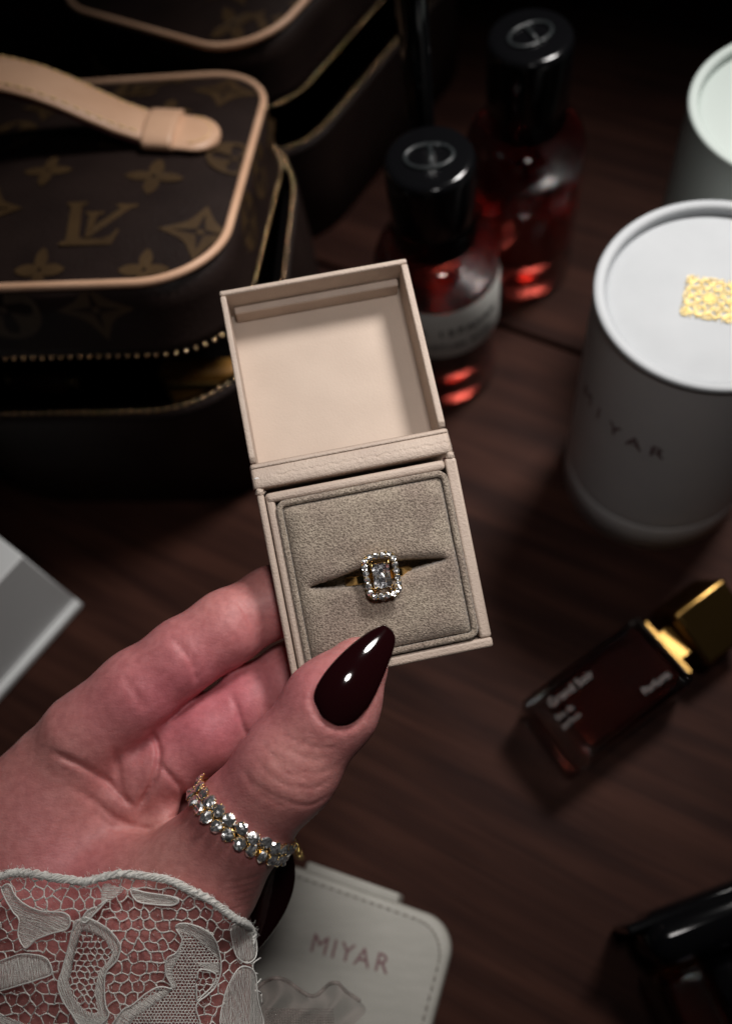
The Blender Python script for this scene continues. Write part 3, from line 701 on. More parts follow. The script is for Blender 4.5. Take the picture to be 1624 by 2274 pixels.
for row in (0, 1):
    for k in range(NE):
        a = 2 * math.pi * (k + 0.5 * row) / NE
        if math.sin(a) < -0.35: continue
        h = -0.16 + 0.32 * row
        cpt = Er(a, h, 0.1); o_ = camv(nrm(e1 * math.cos(a) + e2 * math.sin(a))); tg = camv(nrm(-e1 * math.sin(a) + e2 * math.cos(a))); axw = camv(ax2)
        tx, ty = random.uniform(-0.3, 0.3), random.uniform(-0.3, 0.3)
        mb = stone_mb(lambda x, y, z: cpt + tg * x + axw * y + o_ * (z + tx * x + ty * y), 0.18, 9)
        obj('stone', mb, 'gem', er, smooth=False)
        bez.tube([cpt + (tg * math.cos(b_) + axw * math.sin(b_)) * 0.165 - o_ * 0.04 for b_ in np.linspace(0, 2 * math.pi, 13)[:-1]], 0.013, 5, closed=True)
        for q in range(6):
            b_ = q * math.pi / 3 + 0.26; p = cpt + (tg * math.cos(b_) + axw * math.sin(b_)) * 0.165
            claws.tube([p - o_ * 0.05, p + o_ * 0.02, p + o_ * 0.04 - (tg * math.cos(b_) + axw * math.sin(b_)) * 0.02], [0.015, 0.014, 0.009], 5)
obj('claws', claws, 'gold', er, kind='stuff'); obj('bezels', bez, 'gold', er)

# ================================================================== LACE CUFF
ZQ = 0.4784
def zq(p): return (p[0] * ZQ, 1831.6 + p[1] * ZQ)
_cell = 14.0; _DM = {}
for _x, _y, _z in zip(ppx, ppy, -cc[:, 2]):
    if _y > 1850:
        _k = (int(_x // _cell), int(_y // _cell)); _DM[_k] = min(_DM.get(_k, 99), _z)
_DS = {}
for (i, j) in list(_DM):
    q = [_DM.get((i + a, j + b_)) for a in (-1, 0, 1) for b_ in (-1, 0, 1)]; q = [v for v in q if v]; _DS[i, j] = 0.5 * min(q) + 0.5 * sum(q) / len(q)
def handd(px, py):
    fx, fy = px / _cell - 0.5, py / _cell - 0.5; i, j = math.floor(fx), math.floor(fy); tx, ty = fx - i, fy - j; g = lambda a, b_: _DS.get((a, b_), 25.6)
    return (g(i, j) * (1 - tx) + g(i + 1, j) * tx) * (1 - ty) + (g(i, j + 1) * (1 - tx) + g(i + 1, j + 1) * tx) * ty
def cuffd(px, py):
    a = cuffd0(px, py); b_ = handd(px, py) - 0.14
    k = 0.15; h = max(0.0, min(1.0, 0.5 + 0.5 * (b_ - a) / k)); return b_ * (1 - h) + a * h - k * h * (1 - h)
def cuffd0(px, py):
    t = min(0.985, abs((px - 205) / 385)); 
    und = 0.10 * math.sin(px * 0.021 + py * 0.013) + 0.06 * math.sin(py * 0.034 - px * 0.01)
    return 25.25 - 2.62 * math.sqrt(1 - t * t) + und
def cuffp(px, py, off=0.0): return atd(px, py, cuffd(px, py) - off)
cuff = MB()
top = [zq(p) for p in [(-90, 260), (-30, 250), (10, 235), (60, 222), (130, 222), (250, 243), (380, 262), (430, 255), (540, 228), (640, 232), (780, 254), (880, 302), (970, 344), (1045, 400), (1095, 437), (1140, 458), (1170, 490), (1180, 545)]]
tp = catmull(top, 14)
TPX = np.array([p[0] for p in tp]); TPY = np.array([p[1] for p in tp])
mb = MB()
Pb = [cuffp(p[0], p[1], 0.05) for p in tp]
mb.tube(Pb, [0.080] * (len(Pb) - 10) + [0.078 - 0.004 * i for i in range(10)], 14, mod=lambda i, a: 1 + 0.22 * math.sin(i * 1.9) * math.sin(i * 0.7 + a) + 0.16 * abs(math.sin(i * 0.95 + a)) + 0.06 * math.sin(i * 0.31))
lc = obj('lace_cuff', mb, 'lace', pers)
for k in range(7):
    mb = MB()
    Q = []
    for i, p in enumerate(tp):
        a = i * (0.36 + 0.02 * k) + k * math.pi * 2 / 7
        # helical strands wound around the border
        off = math.cos(a) * (8.2 + 1.6 * math.sin(i * 0.9 + k)) + random.uniform(-0.9, 0.9); Q.append(cuffp(p[0] - 0.25 * off, p[1] + off, 0.05 + 0.095 * math.sin(a)))
    mb.tube(Q, 0.0185, 5); obj('border_strand', mb, 'lacecord', lc)
def inside(p, poly_):
    x, y = p; c = False; n = len(poly_)
    for i in range(n):
        x1_, y1_ = poly_[i]; x2_, y2_ = poly_[(i + 1) % n]
        if (y1_ > y) != (y2_ > y) and x < (x2_ - x1_) * (y - y1_) / (y2_ - y1_) + x1_: c = not c
    return c
def ringz(pts): return [tuple(p) for p in catmull([zq(p) for p in pts], 5, True)]
M1 = ringz([(10, 290), (45, 275), (75, 330), (130, 375), (200, 400), (290, 405), (325, 430), (315, 480), (250, 500), (170, 530), (120, 570), (85, 510), (90, 440), (60, 400), (20, 330)])
M2 = ringz([(-40, 660), (60, 610), (120, 598), (200, 610), (232, 640), (240, 690), (180, 715), (100, 740), (-40, 770)])
M3o = ringz([(380, 430), (430, 440), (500, 480), (545, 530), (560, 570), (540, 630), (495, 680), (485, 740), (490, 830), (505, 885), (450, 935), (380, 935), (330, 870), (290, 810), (270, 740), (290, 670), (320, 560), (340, 480)])
M3i = ringz([(385, 495), (430, 505), (490, 540), (520, 580), (510, 620), (470, 670), (450, 720), (440, 790), (455, 862), (410, 866), (350, 810), (322, 730), (335, 670), (350, 590), (370, 530)])
M4 = ringz([(480, 275), (545, 285), (575, 300), (535, 335), (475, 365)])
M4b = ringz([(455, 375), (500, 345), (440, 410), (400, 450), (380, 440), (410, 395)])
M5 = ringz([(612, 300), (690, 315), (790, 330), (830, 350), (800, 372), (720, 368), (650, 358), (618, 332)])
M6o = ringz([(815, 475), (850, 455), (930, 475), (990, 520), (1020, 600), (1025, 680), (1000, 750), (960, 790), (910, 840), (920, 960), (700, 990), (500, 1000), (560, 870), (620, 830), (680, 780), (740, 750), (800, 755), (770, 690), (775, 620), (820, 590), (845, 530)])
M6t = ringz([(815, 475), (850, 455), (930, 475), (990, 520), (1020, 600), (1010, 620), (960, 570), (900, 520), (850, 505)])
M6l = ringz([(845, 580), (820, 590), (775, 620), (770, 690), (800, 755), (820, 740), (800, 690), (815, 640)])
M6b = ringz([(560, 870), (640, 830), (700, 790), (760, 765), (800, 760), (760, 800), (690, 850), (620, 900), (560, 1000), (500, 1000)])
M6r = ringz([(920, 640), (1010, 640), (1020, 690), (960, 670)])
M6i = ringz([(915, 720), (930, 670), (1000, 690), (990, 740), (940, 790), (915, 810)])
M7 = ringz([(1075, 470), (1130, 455), (1180, 500), (1190, 600), (1150, 640), (1100, 610), (1078, 540)])
M8 = ringz([(1035, 960), (1040, 800), (1095, 680), (1140, 655), (1185, 690), (1195, 800), (1215, 960)])
M9 = ringz([(-40, 880), (60, 900), (140, 940), (130, 1000), (-40, 1000)])
M10 = ringz([(330, 870), (420, 900), (500, 890), (470, 1000), (400, 1000)])
satins = [([M1], 20), ([M2], 85), ([M3o, M3i], 70), ([M4], 5), ([M4b], 60), ([M5], 4), ([M6t], 30), ([M6l], 5), ([M6b], 35), ([M6r], 20), ([M7], 80), ([M8], 82), ([M9], 30), ([M10], 20)]
def satin(mb, loops, ang, pitch=2.5, wd=0.85):
    a = math.radians(ang); d = (math.cos(a), math.sin(a)); nn = (-d[1], d[0])
    E_ = []; 
    for l in loops:
        q = [(x * d[0] + y * d[1], x * nn[0] + y * nn[1]) for x, y in l]; E_ += list(zip(q, q[1:] + q[:1]))
    lo = min(min(e[0][1], e[1][1]) for e in E_); hi = max(max(e[0][1], e[1][1]) for e in E_)
    s_ = lo + pitch / 2
    while s_ < hi:
        xs = sorted(e[0][0] + (e[1][0] - e[0][0]) * (s_ - e[0][1]) / (e[1][1] - e[0][1]) for e in E_ if (e[0][1] - s_) * (e[1][1] - s_) < 0)
        for i in range(0, len(xs) - 1, 2):
            L_ = xs[i + 1] - xs[i]
            if L_ < 1.5: continue
            k = max(2, int(L_ / 9)); ph = random.uniform(0, 6); P = []
            for j in range(k + 1):
                t = xs[i] + L_ * j / k; s2 = s_ + 0.45 * math.sin(ph + j * 1.1)
                x, y = t * d[0] + s2 * nn[0], t * d[1] + s2 * nn[1]; P.append(cuffp(x, y, 0.02 * random.uniform(0.4, 1.4)))
            mb.tube(P, wd * 24 / F, 4)
        s_ += pitch
mb = MB()
for loops, ang in satins: satin(mb, loops, ang)
obj('satin_stitch', mb, 'lace', lc, kind='stuff')
mb = MB()
for l in (M1, M2, M3o, M4b, M5, M6o, M6i, M7, M8):
    P = [cuffp(x, y, 0.075) for x, y in l if x > -40 and y < 2330]
    mb.tube(P, 0.019, 6, mod=lambda i, a: 1 + 0.15 * math.sin(i * 1.7 + a))
obj('outline_cord', mb, 'lacecord', lc)
REG = [(-45, 2330)] + [(x, y) for x, y in zip(TPX, TPY)] + [(574, 2110), (573, 2140), (575, 2190), (586, 2229), (588, 2330)]
sat_l = [l for ls, _ in satins for l in ls[:1]]
def hexnet(mb, pitch, ok, jit, r, wig=0.0):
    w_ = pitch * math.sqrt(3); V = {}; 
    def vert(i, j, s_):
        key = (i, j, s_)
        if key not in V:
            x = i * w_ + (j % 2) * w_ / 2; y = j * pitch * 1.5 + (0 if s_ == 0 else pitch)
            V[key] = (x + random.uniform(-jit, jit), y + random.uniform(-jit, jit))
        return V[key]
    for i in range(-3, int(620 / w_) + 2):
        for j in range(int(1900 / (1.5 * pitch)), int(2340 / (1.5 * pitch)) + 1):
            a = vert(i, j, 1); nbs = [vert(i, j, 0)]
            nbs += [vert(i, j + 1, 0), vert(i - 1, j + 1, 0)] if j % 2 == 0 else [vert(i + 1, j + 1, 0), vert(i, j + 1, 0)]
            for b_ in nbs:
                m_ = ((a[0] + b_[0]) / 2, (a[1] + b_[1]) / 2)
                if not ok(m_): continue
                L_ = math.hypot(a[0] - b_[0], a[1] - b_[1]); nxp = (-(b_[1] - a[1]) / L_, (b_[0] - a[0]) / L_); g_ = random.uniform(-wig, wig) * L_
                P = [cuffp(a[0] + (b_[0] - a[0]) * t + nxp[0] * g_ * 4 * t * (1 - t), a[1] + (b_[1] - a[1]) * t + nxp[1] * g_ * 4 * t * (1 - t), 0.0) for t in ((0, 0.33, 0.67, 1) if L_ > 8 else (0, 1))]
                rr_ = r * random.uniform(0.8, 1.3)
                mb.tube(P, [rr_ * 1.25, rr_ * 0.85, rr_ * 0.85, rr_ * 1.25] if len(P) == 4 else rr_, 5)
mb = MB()
hexnet(mb, 15.5, lambda p: inside(p, REG) and not any(inside(p, l) for l in sat_l) and not inside(p, M6o) and not inside(p, M3o), 5.0, 0.018, 0.12)
hexnet(mb, 9.0, lambda p: inside(p, M3i) or inside(p, M6i), 3.2, 0.017, 0.1)
hexnet(mb, 4.4, lambda p: inside(p, M6o) and p[1] < 2330 and not inside(p, M6i) and not any(inside(p, l) for l in (M6t, M6l, M6b, M6r)), 0.6, 0.0125)
obj('lace_net', mb, 'lace', lc, kind='stuff')
mb = MB()
for q in range(900):
    if q < 450:
        p = tp[random.randrange(len(tp))]; x, y = p[0] + random.uniform(-8, 8), p[1] + random.uniform(-12, 12)
    else: x, y = random.uniform(0, 560), random.uniform(1950, 2300)
    if q >= 450 and not inside((x, y), REG): continue
    a = random.uniform(0, 6.28); L_ = random.uniform(5, 13); bnd = random.uniform(-1, 1); hz_ = random.uniform(0.04, 0.2)
    mb.tube([cuffp(x + math.cos(a + bnd * t) * L_ * t, y + math.sin(a + bnd * t) * L_ * t, 0.02 + hz_ * math.sin(math.pi * t * 0.8)) for t in (0, 0.35, 0.7, 1)], 0.0045, 3)
obj('loose_fibres', mb, 'lacecord', lc, kind='stuff')
# right side of the cuff turning away, and the sheer ruffle hanging behind it
G = []
for i in range(60):
    t = i / 59; x = 566 + 232 * t
    ytop = 2196 - 26 * math.sin(t * 7.5) * (1 - 0.2 * t) - 30 * math.exp(-((t - 0.72) / 0.12) ** 2) + 45 * max(0, t - 0.8) / 0.2
    G.append([atd(x + 14 * math.sin(j * 0.35), ytop + (2330 - ytop) * j / 24, 26.2 + 1.6 * t + 0.28 * math.sin(t * 22 + j * 0.1)) for j in range(25)])
mb = MB(); mb.sheet(G); obj('sheer_ruffle', mb, 'sheer', lc)
mb = MB(); mb.tube([g[0] for g in G], 0.06, 6); obj('ruffle_hem', mb, 'sheer', lc)
def rufp(x, y): return atd(x, y, 26.15 + 1.4 * (x - 570) / 220)
mb = MB()
for i in range(26):
    x = 590 + i * 6.0; mb.tube([rufp(x, 2238 + abs(i - 8) * 1.2), rufp(x + 4, 2330)], 0.014, 4)
for j in range(16): mb.tube([rufp(590, 2240 + j * 6.0), rufp(740, 2240 + j * 6.0)], 0.014, 4)
obj('tulle_net', mb, 'sheer', lc, kind='stuff')

# ================================================================== CANISTERS
def cylhit(px, py, c, r):
    d = ray(px, py); ox, oy = C[0] - c[0], C[1] - c[1]
    a = d[0] ** 2 + d[1] ** 2; b_ = 2 * (ox * d[0] + oy * d[1]); q = ox * ox + oy * oy - r * r
    t = (-b_ - math.sqrt(max(0, b_ * b_ - 4 * a * q))) / (2 * a); return C + d * t
def canister(c, label, body, top, z1=13.7, r=4.1, emblem=True):
    t = thing('gift_canister', label, 'canister', (c[0], c[1], 0))
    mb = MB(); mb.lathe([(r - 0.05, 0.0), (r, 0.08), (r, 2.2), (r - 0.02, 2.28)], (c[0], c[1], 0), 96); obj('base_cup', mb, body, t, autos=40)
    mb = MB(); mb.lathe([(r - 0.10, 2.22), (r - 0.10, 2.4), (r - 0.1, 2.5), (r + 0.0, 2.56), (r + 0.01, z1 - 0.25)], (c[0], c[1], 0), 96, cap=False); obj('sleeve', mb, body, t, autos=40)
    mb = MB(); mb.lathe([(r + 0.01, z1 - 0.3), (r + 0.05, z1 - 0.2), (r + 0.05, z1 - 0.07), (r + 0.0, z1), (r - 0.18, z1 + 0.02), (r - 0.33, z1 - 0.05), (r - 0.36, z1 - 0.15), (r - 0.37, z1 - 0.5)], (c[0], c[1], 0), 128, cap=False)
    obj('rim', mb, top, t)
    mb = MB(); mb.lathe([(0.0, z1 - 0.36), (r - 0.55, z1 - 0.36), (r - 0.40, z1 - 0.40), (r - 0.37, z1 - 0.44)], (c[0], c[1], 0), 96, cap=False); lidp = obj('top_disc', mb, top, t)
    return t
ctr = (8.05, 20.85)
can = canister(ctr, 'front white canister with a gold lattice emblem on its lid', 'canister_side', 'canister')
# gold lattice: interlocking circles
ec = atz(1574, 664, 13.36); e0 = nrm((atz(1624, 672, 13.36) - ec) * [1, 1, 0]); e90 = np.array([-e0[1], e0[0], 0])
mb = MB()
hs = 0.93
def EM(x, y, z=0.03): return ec + e0 * x + e90 * y + np.array([0, 0, z])
def ringpoly(cx_, cy_, r_, wd, n=36):
    run = []
    for k in range(n + 1):
        a = 2 * math.pi * k / n; x, y = cx_ + r_ * math.cos(a), cy_ + r_ * math.sin(a)
        if abs(x) < hs and abs(y) < hs: run.append(EM(x, y))
        else:
            if len(run) > 1: mb.tube(run, wd, 5)
            run = []
    if len(run) > 1: mb.tube(run, wd, 5)
for k in range(8):
    a = k * math.pi / 4; ringpoly(0.42 * math.cos(a), 0.42 * math.sin(a), 0.46, 0.021)
for k in range(12):
    a = k * math.pi / 6; ringpoly(0.78 * math.cos(a), 0.78 * math.sin(a), 0.36, 0.019)
for sx in (-1, 1):
    for sy in (-1, 1):
        ringpoly(sx * hs * 0.93, sy * hs * 0.93, 0.33, 0.022); ringpoly(sx * hs * 0.8, sy * hs * 0.8, 0.13, 0.022)
    ringpoly(sx * hs, 0, 0.3, 0.022); ringpoly(0, sx * hs, 0.3, 0.022)
ringpoly(0, 0, 0.2, 0.022)
obj('lattice_emblem', mb, 'foil', can)
def letters(c, r, z, a_mid, txt, size, spacing, m, parent, name='letter', yaw=0):
    cu_w = []
    step = size * spacing
    for i, chx in enumerate(txt):
        s_ = (i - (len(txt) - 1) / 2) * step
        if chx == ' ': continue
        def fn(x, y, s_=s_):
            a = a_mid + (s_ + x) / r; return np.array([c[0] + r * math.cos(a), c[1] + r * math.sin(a), z + y])
        obj(name, text_mb(chx, size, fn, bold=0.025), m, parent, smooth=False)
hits = [cylhit(*p, ctr, 4.11) for p in [(1301, 888), (1327, 920), (1356, 946), (1400, 978), (1459, 998)]]
angs = [math.atan2(h[1] - ctr[1], h[0] - ctr[0]) for h in hits]
angs = [a if a > -math.pi else a + 2 * math.pi for a in angs]
angs = [a - 2 * math.pi if a > 0 else a for a in angs]
zt = sum(h[2] for h in hits) / 5
print('letters', [round(a, 2) for a in angs], [round(h[2], 2) for h in hits])
for ch, a_, h in zip('MIYAR', np.linspace(angs[1] - (angs[4] - angs[1]) / 3, angs[4], 5), hits):
    def fn(x, y, a_=a_):
        a = a_ + x / 4.11; return np.array([ctr[0] + 4.122 * math.cos(a), ctr[1] + 4.122 * math.sin(a), zt + y])
    obj('letter', text_mb(ch, 1.05, fn), 'rosefoil', can, smooth=False)
c2 = atz(1547, 280, 13.7) + np.array([3.9, 0.95, 0])
can2 = canister((c2[0], c2[1]), 'rear greenish-white canister cut off by the right edge, behind the one with the emblem', 'canister_green', 'canister_green')

# ================================================================== PERFUME BOTTLES
def bottle(name, label, c, liqh, rot, text, liq):
    t = thing(name, label, 'perfume bottle', (c[0], c[1], 0)); z = (c[0], c[1], 0)
    r = 2.82
    mb = MB(); mb.lathe([(0, 0.05), (r - 0.5, 0.0), (r - 0.15, 0.1), (r, 0.4), (r, 8.0), (r - 0.04, 8.5), (r - 0.3, 9.1), (r - 0.75, 9.5), (1.45, 9.7), (1.2, 9.75), (1.2, 9.9), (0, 9.9)], z, 72, cap=False); obj('glass', mb, 'glass', t)
    mb = MB(); q = r - 0.22; mb.lathe([(0, 0.9), (q - 0.4, 0.9), (q - 0.1, 1.05), (q, 1.4), (q, liqh), (0, liqh)], z, 64, cap=False); obj('perfume', mb, liq, t)
    mb = MB(); mb.lathe([(1.78, 9.75), (1.82, 9.8), (1.82, 13.65), (1.80, 13.85), (1.70, 13.98), (1.5, 14.02), (0, 14.02)], z, 72, cap=False); capo = obj('cap', mb, 'black_gloss', t)
    mb = MB(); mb.tube([np.array([c[0], c[1], liqh + 0.05]), np.array([c[0], c[1], 9.3])], 0.14, 10); obj('dip_tube', mb, 'glass', t)
    mb = MB(); mb.lathe([(1.15, 9.2), (1.2, 9.3), (1.2, 9.7), (1.15, 9.75)], z, 40); obj('collar', mb, 'black_gloss', t)
    mb = MB()
    def E_(x, y): a = rot; return np.array([c[0] + x * math.cos(a) - y * math.sin(a), c[1] + x * math.sin(a) + y * math.cos(a), 14.05])
    mb.tube([E_(*p) for p in arc(-0.08, 0, 0.88, 0.62, 55, 305, 24)], 0.085, 6)
    mb.tube([E_(*p) for p in arc(0.05, 0, 0.88, 0.62, -90, 90, 20)], 0.085, 6); mb.tube([E_(0.05, 0.62), E_(0.05, -0.62)], 0.085, 6)
    obj('cap_emblem', mb, 'grey_print', capo)
    return t
cb1 = (-2.05, 27.45); cb2 = (1.98, 34.0)
b1 = bottle('perfume_bottle', 'nearer round red perfume bottle with grey label behind the ring box lid', cb1, 8.0, 0.05, None, 'liquid')
b2 = bottle('perfume_bottle', 'farther round red perfume bottle with black cap, behind the labelled one', cb2, 7.7, 0.5, None, 'liquid')
amid = math.atan2(-cb1[1] + 2, -cb1[0] + 4)
mb = MB(); mb.lathe([(2.83, 4.5), (2.85, 4.55), (2.85, 7.75), (2.83, 7.8)], (*cb1, 0), 48, cap=False, a0=amid - 1.25, a1=amid + 1.25); lb = obj('label', mb, 'label', b1)
letters(cb1, 2.865, 6.35, amid, 'OUD ISPAHAN', 0.62, 0.74, 'ink', b1)
letters(cb1, 2.865, 5.35, amid, 'CHRISTIAN DIOR', 0.42, 0.76, 'ink', b1)

# lying square bottle with a gold cap
p00, p01, p11, p10 = atz(1140, 1560, 3.0), atz(1418, 1368, 3.0), atz(1545, 1500, 3.0), atz(1292, 1705, 3.0)
cen = (p00 + p01 + p11 + p10) / 4; U = nrm(((p01 + p11) - (p00 + p10)) * [1, 1, 0]); V_ = np.array([-U[1], U[0], 0])
L3 = np.linalg.norm(((p01 + p11) - (p00 + p10)) / 2) / 2; W3 = np.linalg.norm(((p00 + p01) - (p10 + p11)) / 2) / 2
t3 = thing('square_perfume_bottle', 'rectangular glass perfume bottle with gold cap lying flat on the wood', 'perfume bottle', (cen[0], cen[1], 0))
c3 = np.array([cen[0], cen[1], 1.55])
def box3(mb, a0, a1, b0, b1_, z0_, z1_): mb.box(c3 * [1, 1, 0] + U * (a0 + a1) / 2 + V_ * (b0 + b1_) / 2 + np.array([0, 0, (z0_ + z1_) / 2]), U * (a1 - a0) / 2, V_ * (b1_ - b0) / 2, np.array([0, 0, (z1_ - z0_) / 2]))
mb = MB(); box3(mb, -L3, L3, -W3, W3, 0.02, 3.0); obj('glass', mb, 'glass', t3, bevel=0.28, seg=4)
mb = MB(); box3(mb, -L3 + 1.15, L3 - 0.35, -W3 + 0.35, W3 - 0.35, 0.4, 2.66); obj('perfume', mb, 'darkliquid', t3, bevel=0.2, seg=3)
mb = MB(); box3(mb, L3 + 0.01, L3 + 0.22, -W3 + 0.35, W3 - 0.35, 0.5, 2.6); obj('shoulder_plate', mb, 'oldgold', t3, bevel=0.05)
mb = MB(); box3(mb, L3 + 0.22, L3 + 0.9, -0.75, 0.75, 0.8, 2.3); obj('neck', mb, 'oldgold', t3, bevel=0.1)
mb = MB(); 
_cU = math.cos(math.radians(24)); _sU = math.sin(math.radians(24)); cV = V_ * _cU + np.array([0, 0, 1.0]) * _sU; cW = -V_ * _sU + np.array([0, 0, 1.0]) * _cU
mb.box(c3 * [1, 1, 0] + U * (L3 + 2.3) + V_ * 0.1 + np.array([0, 0, 1.75]), U * 1.35, cV * 1.3, cW * 1.25); obj('cap', mb, 'oldgold', t3, bevel=0.16, seg=3)
def top3(ox, oy): return lambda x, y: c3 * [1, 1, 0] + U * (x + ox) + V_ * (y + oy) + np.array([0, 0, 3.012])
for txt, ox, oy, s_ in (('Grand Soir', -1.2, 0.9, 0.5), ('Eau de', -2.0, 0.3, 0.32), ('parfum', -2.0, -0.1, 0.32), ('Parfums', 1.7, -0.9, 0.42)):
    obj('lettering', text_mb(txt, s_, top3(ox, oy)), 'paleink', t3, smooth=False)

# ================================================================== VANITY CASES
def flower4(cx_, cy_, s_, ang=0.0, n=10):        # pointed four-petal flower
    out = []
    for q in range(4):
        for k in range(n):
            t = k / n; a = (q + t) * math.pi / 2
            q_ = abs(((a + math.pi / 4) % (math.pi / 2)) - math.pi / 4) / (math.pi / 4); r_ = s_ * (0.30 + 0.70 * (1 - q_ ** 1.15) ** 1.25)
            out.append((cx_ + r_ * math.cos(a + ang), cy_ + r_ * math.sin(a + ang)))
    return out
def diamond(cx_, cy_, s_, n=6, k_=0.30):
    out = []
    for q in range(4):
        for k in range(n):
            t = k / n; a0 = q * math.pi / 2; p = np.array([math.cos(a0), math.sin(a0)]) * (1 - t) + np.array([math.cos(a0 + math.pi / 2), math.sin(a0 + math.pi / 2)]) * t
            sc_ = 1 - k_ * math.sin(math.pi * t) ; out.append((cx_ + s_ * p[0] * sc_, cy_ + s_ * p[1] * sc_))
    return out
def circ(cx_, cy_, r_, n=24): return [(cx_ + r_ * math.cos(2 * math.pi * k / n), cy_ + r_ * math.sin(2 * math.pi * k / n)) for k in range(n)]
def petal4(cx_, cy_, s_):
    out = []
    for q in range(4):
        a = q * math.pi / 2
        for (r_, d) in ((0.18, -0.5), (0.62, -0.36), (0.80, -0.16), (0.82, 0.14), (0.62, 0.36)): out.append((cx_ + s_ * r_ * math.cos(a + d), cy_ + s_ * r_ * math.sin(a + d)))
    return out
def star4(cx_, cy_, s_): return [(cx_ + (s_ if q % 2 == 0 else s_ * 0.22) * math.cos(q * math.pi / 4), cy_ + (s_ if q % 2 == 0 else s_ * 0.22) * math.sin(q * math.pi / 4)) for q in range(8)]
def mono(mb, kind, s_, fn):
    def rf(polyA): return polyA
    if kind == 'flower': mb.poly(flower4(0, 0, s_), fn, holes=[circ(0, 0, 0.09 * s_, 8)])
    elif kind == 'diamond':
        mb.poly(diamond(0, 0, s_), fn, holes=[star4(0, 0, s_ * 0.66)]); mb.poly(circ(0, 0, 0.1 * s_, 8), fn)
    elif kind == 'circle':
        mb.poly(circ(0, 0, s_), fn, holes=[petal4(0, 0, s_ * 1.02)]); mb.poly(circ(0, 0, 0.12 * s_, 8), fn)
    elif kind == 'LV':
        k = s_
        Lp = [(-.62, .62), (-.18, .62), (-.18, .55), (-.28, .5), (-.16, -.36), (-.08, -.44), (.35, -.44), (.5, -.36), (.6, -.18), (.66, -.2), (.56, -.6), (-.55, -.6), (-.55, -.54), (-.42, -.46), (-.52, .48), (-.62, .55)]
        Vp = [(-.15, .32), (.24, .32), (.24, .25), (.12, .2), (.10, -.10), (.56, .42), (.46, .49), (.46, .56), (.9, .56), (.9, .49), (.76, .42), (.07, -.40), (-.03, -.40), (-.06, .2), (-.15, .25)]
        for P in (Lp, Vp): mb.poly([(x * k, y * k) for x, y in P], fn)
def rr3(w_, d_, r_, cx_, cy_, n=14, back=None):
    return [(x + cx_, y + cy_) for x, y in rrect(w_, d_, r_, n)]
_b = bmesh.new(); bmesh.ops.create_icosphere(_b, subdivisions=1, radius=1.0); BALLV = [tuple(v.co) for v in _b.verts]; BALLF = [tuple(v.index for v in f.verts) for f in _b.faces]; _b.free()
def teeth(name, P, parent, step=0.40, off=0.0):
    mb = MB(); acc = 0; P = [np.array(p) for p in P]
    for a, b_ in zip(P[:-1], P[1:]):
        L_ = np.linalg.norm(b_ - a); t = -acc
        while t + step < L_:
            t += step; c_ = a + (b_ - a) * t / L_; d = (b_ - a) / L_; s_ = np.cross(d, [0, 0, 1]); u_ = np.cross(s_, d)
            mb.add([c_ + d * x_ * 0.095 + s_ * y_ * 0.12 + u_ * (z_ * 0.10 + 0.03) for x_, y_, z_ in BALLV], BALLF)
        acc = L_ - t
    return obj(name, mb, 'brass', parent, kind='stuff')
